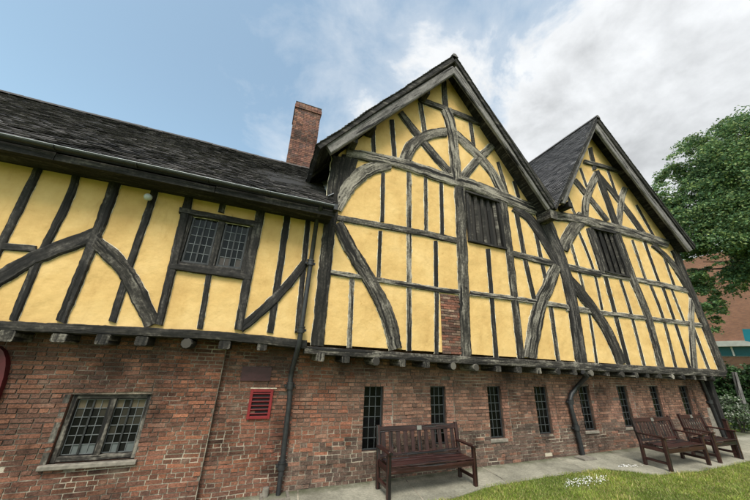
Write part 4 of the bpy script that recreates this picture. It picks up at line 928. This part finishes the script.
mb=MB(); f=[(36,q.y,q.z) for q in tq]; bk=[(36.15,q.y,q.z) for q in tq]; mb.add(f+bk,[(3,2,1,0),(4,5,6,7),(0,1,5,4),(1,2,6,5),(2,3,7,6),(3,0,4,7)]); mb.build('panel',M['teal'],tp)
mb=MB(); mb.tube([(36.2,tq[1].y+.1,0),(36.2,tq[1].y+.1,tq[0].z)],.06,8); mb.build('mast',M['iron'],tp)

# ================================================================== light, sky, camera
SUN_EL,SUN_AZ=52,205      # degrees; azimuth clockwise from +Y
wd=bpy.data.worlds.new('World'); SC.world=wd; wd.use_nodes=True; nt=wd.node_tree; L=nt.links.new; bg=nt.nodes['Background']
sky=N(nt,'ShaderNodeTexSky'); sky.sky_type='NISHITA'; sky.sun_disc=False; sky.sun_elevation=math.radians(SUN_EL); sky.sun_rotation=math.radians(SUN_AZ); sky.dust_density=2.0; sky.air_density=1.0
bg.inputs['Strength'].default_value=.1
tc=N(nt,'ShaderNodeTexCoord'); sx=N(nt,'ShaderNodeSeparateXYZ'); L(tc.outputs['Generated'],sx.inputs[0])
# clouds on a flat ceiling: direction divided by its height
mx=N(nt,'ShaderNodeMath',operation='MAXIMUM'); mx.inputs[1].default_value=.06; L(sx.outputs[2],mx.inputs[0])
dv=N(nt,'ShaderNodeVectorMath',operation='DIVIDE'); L(tc.outputs['Generated'],dv.inputs[0]); cb=N(nt,'ShaderNodeCombineXYZ'); [L(mx.outputs[0],cb.inputs[i]) for i in range(3)]; L(cb.outputs[0],dv.inputs[1])
mq=N(nt,'ShaderNodeMapping'); mq.inputs['Scale'].default_value=(1,1,1.5); mq.inputs['Location'].default_value=(.35,.1,.2); L(tc.outputs['Generated'],mq.inputs[0])
n1=N(nt,'ShaderNodeTexNoise',Scale=3.1,Detail=11.0,Roughness=.6,Distortion=.25); L(mq.outputs[0],n1.inputs[0])
n2=N(nt,'ShaderNodeTexNoise',Scale=4.6,Detail=11.0,Roughness=.57,Distortion=.15); L(mq.outputs[0],n2.inputs[0])
# coverage grows towards +x (real cloud bank)
cv=N(nt,'ShaderNodeMath',operation='MULTIPLY_ADD'); L(sx.outputs[0],cv.inputs[0]); cv.inputs[1].default_value=.46; cv.inputs[2].default_value=-.145
s1=N(nt,'ShaderNodeMath',operation='ADD'); L(n1.outputs[0],s1.inputs[0]); L(cv.outputs[0],s1.inputs[1])
cr=ramp(nt,[(.30,(.10,.10,.10)),(.48,(.42,.42,.42)),(.57,(.96,.96,.96))]); L(s1.outputs[0],cr.inputs[0])
cc=ramp(nt,[(.33,(8.3,8.4,8.6)),(.5,(6.6,6.75,7.0)),(.68,(4.7,4.85,5.1))]); 
for e in cc.color_ramp.elements: pass
cs=N(nt,'ShaderNodeMapRange'); L(n2.outputs[0],cs.inputs[0]); cs.inputs[1].default_value=.34; cs.inputs[2].default_value=.66; cs.inputs[3].default_value=5.0; cs.inputs[4].default_value=2.9
cm=N(nt,'ShaderNodeVectorMath',operation='SCALE'); cm.inputs[0].default_value=(.965,.985,1.0); 
th=N(nt,'ShaderNodeMapRange'); L(s1.outputs[0],th.inputs[0]); th.inputs[1].default_value=.50; th.inputs[2].default_value=.68
cb2=nt.nodes.new('ShaderNodeMix'); cb2.data_type='FLOAT'; L(th.outputs[0],cb2.inputs[0]); cb2.inputs[2].default_value=4.7; L(cs.outputs[0],cb2.inputs[3]); L(cb2.outputs[0],cm.inputs['Scale'])
sk=N(nt,'ShaderNodeVectorMath',operation='MULTIPLY'); L(sky.outputs[0],sk.inputs[0]); sk.inputs[1].default_value=(1.30,1.44,1.22)
mxx=nt.nodes.new('ShaderNodeMix'); mxx.data_type='RGBA'; L(cr.outputs[0],mxx.inputs[0]); L(sk.outputs[0],mxx.inputs[6]); L(cm.outputs[0],mxx.inputs[7]); L(mxx.outputs[2],bg.inputs[0])
ld=bpy.data.lights.new('sun','SUN'); ld.energy=1.7; ld.angle=math.radians(22); ld.color=(1,.95,.88); lo=bpy.data.objects.new('sun',ld); COL.objects.link(lo)
az=math.radians(SUN_AZ); el=math.radians(SUN_EL); sd=Vector((math.sin(az)*math.cos(el),math.cos(az)*math.cos(el),math.sin(el))); lo.rotation_euler=sd.to_track_quat('Z','Y').to_euler(); lo.location=(0,-5,20)
cd=bpy.data.cameras.new('camera'); co=bpy.data.objects.new('camera',cd); COL.objects.link(co); cd.sensor_width=36; cd.lens=FOC/750*36; cd.clip_start=.05; cd.clip_end=3000
Mx=Matrix((CR,CU,-CF)).transposed().to_4x4(); Mx.translation=CAM; co.matrix_world=Mx; SC.camera=co
SC.view_settings.view_transform='Standard'; SC.view_settings.look='None'; SC.view_settings.gamma=1; SC.view_settings.use_curve_mapping=False; SC.view_settings.exposure=1.13
SC.cycles.max_bounces=6
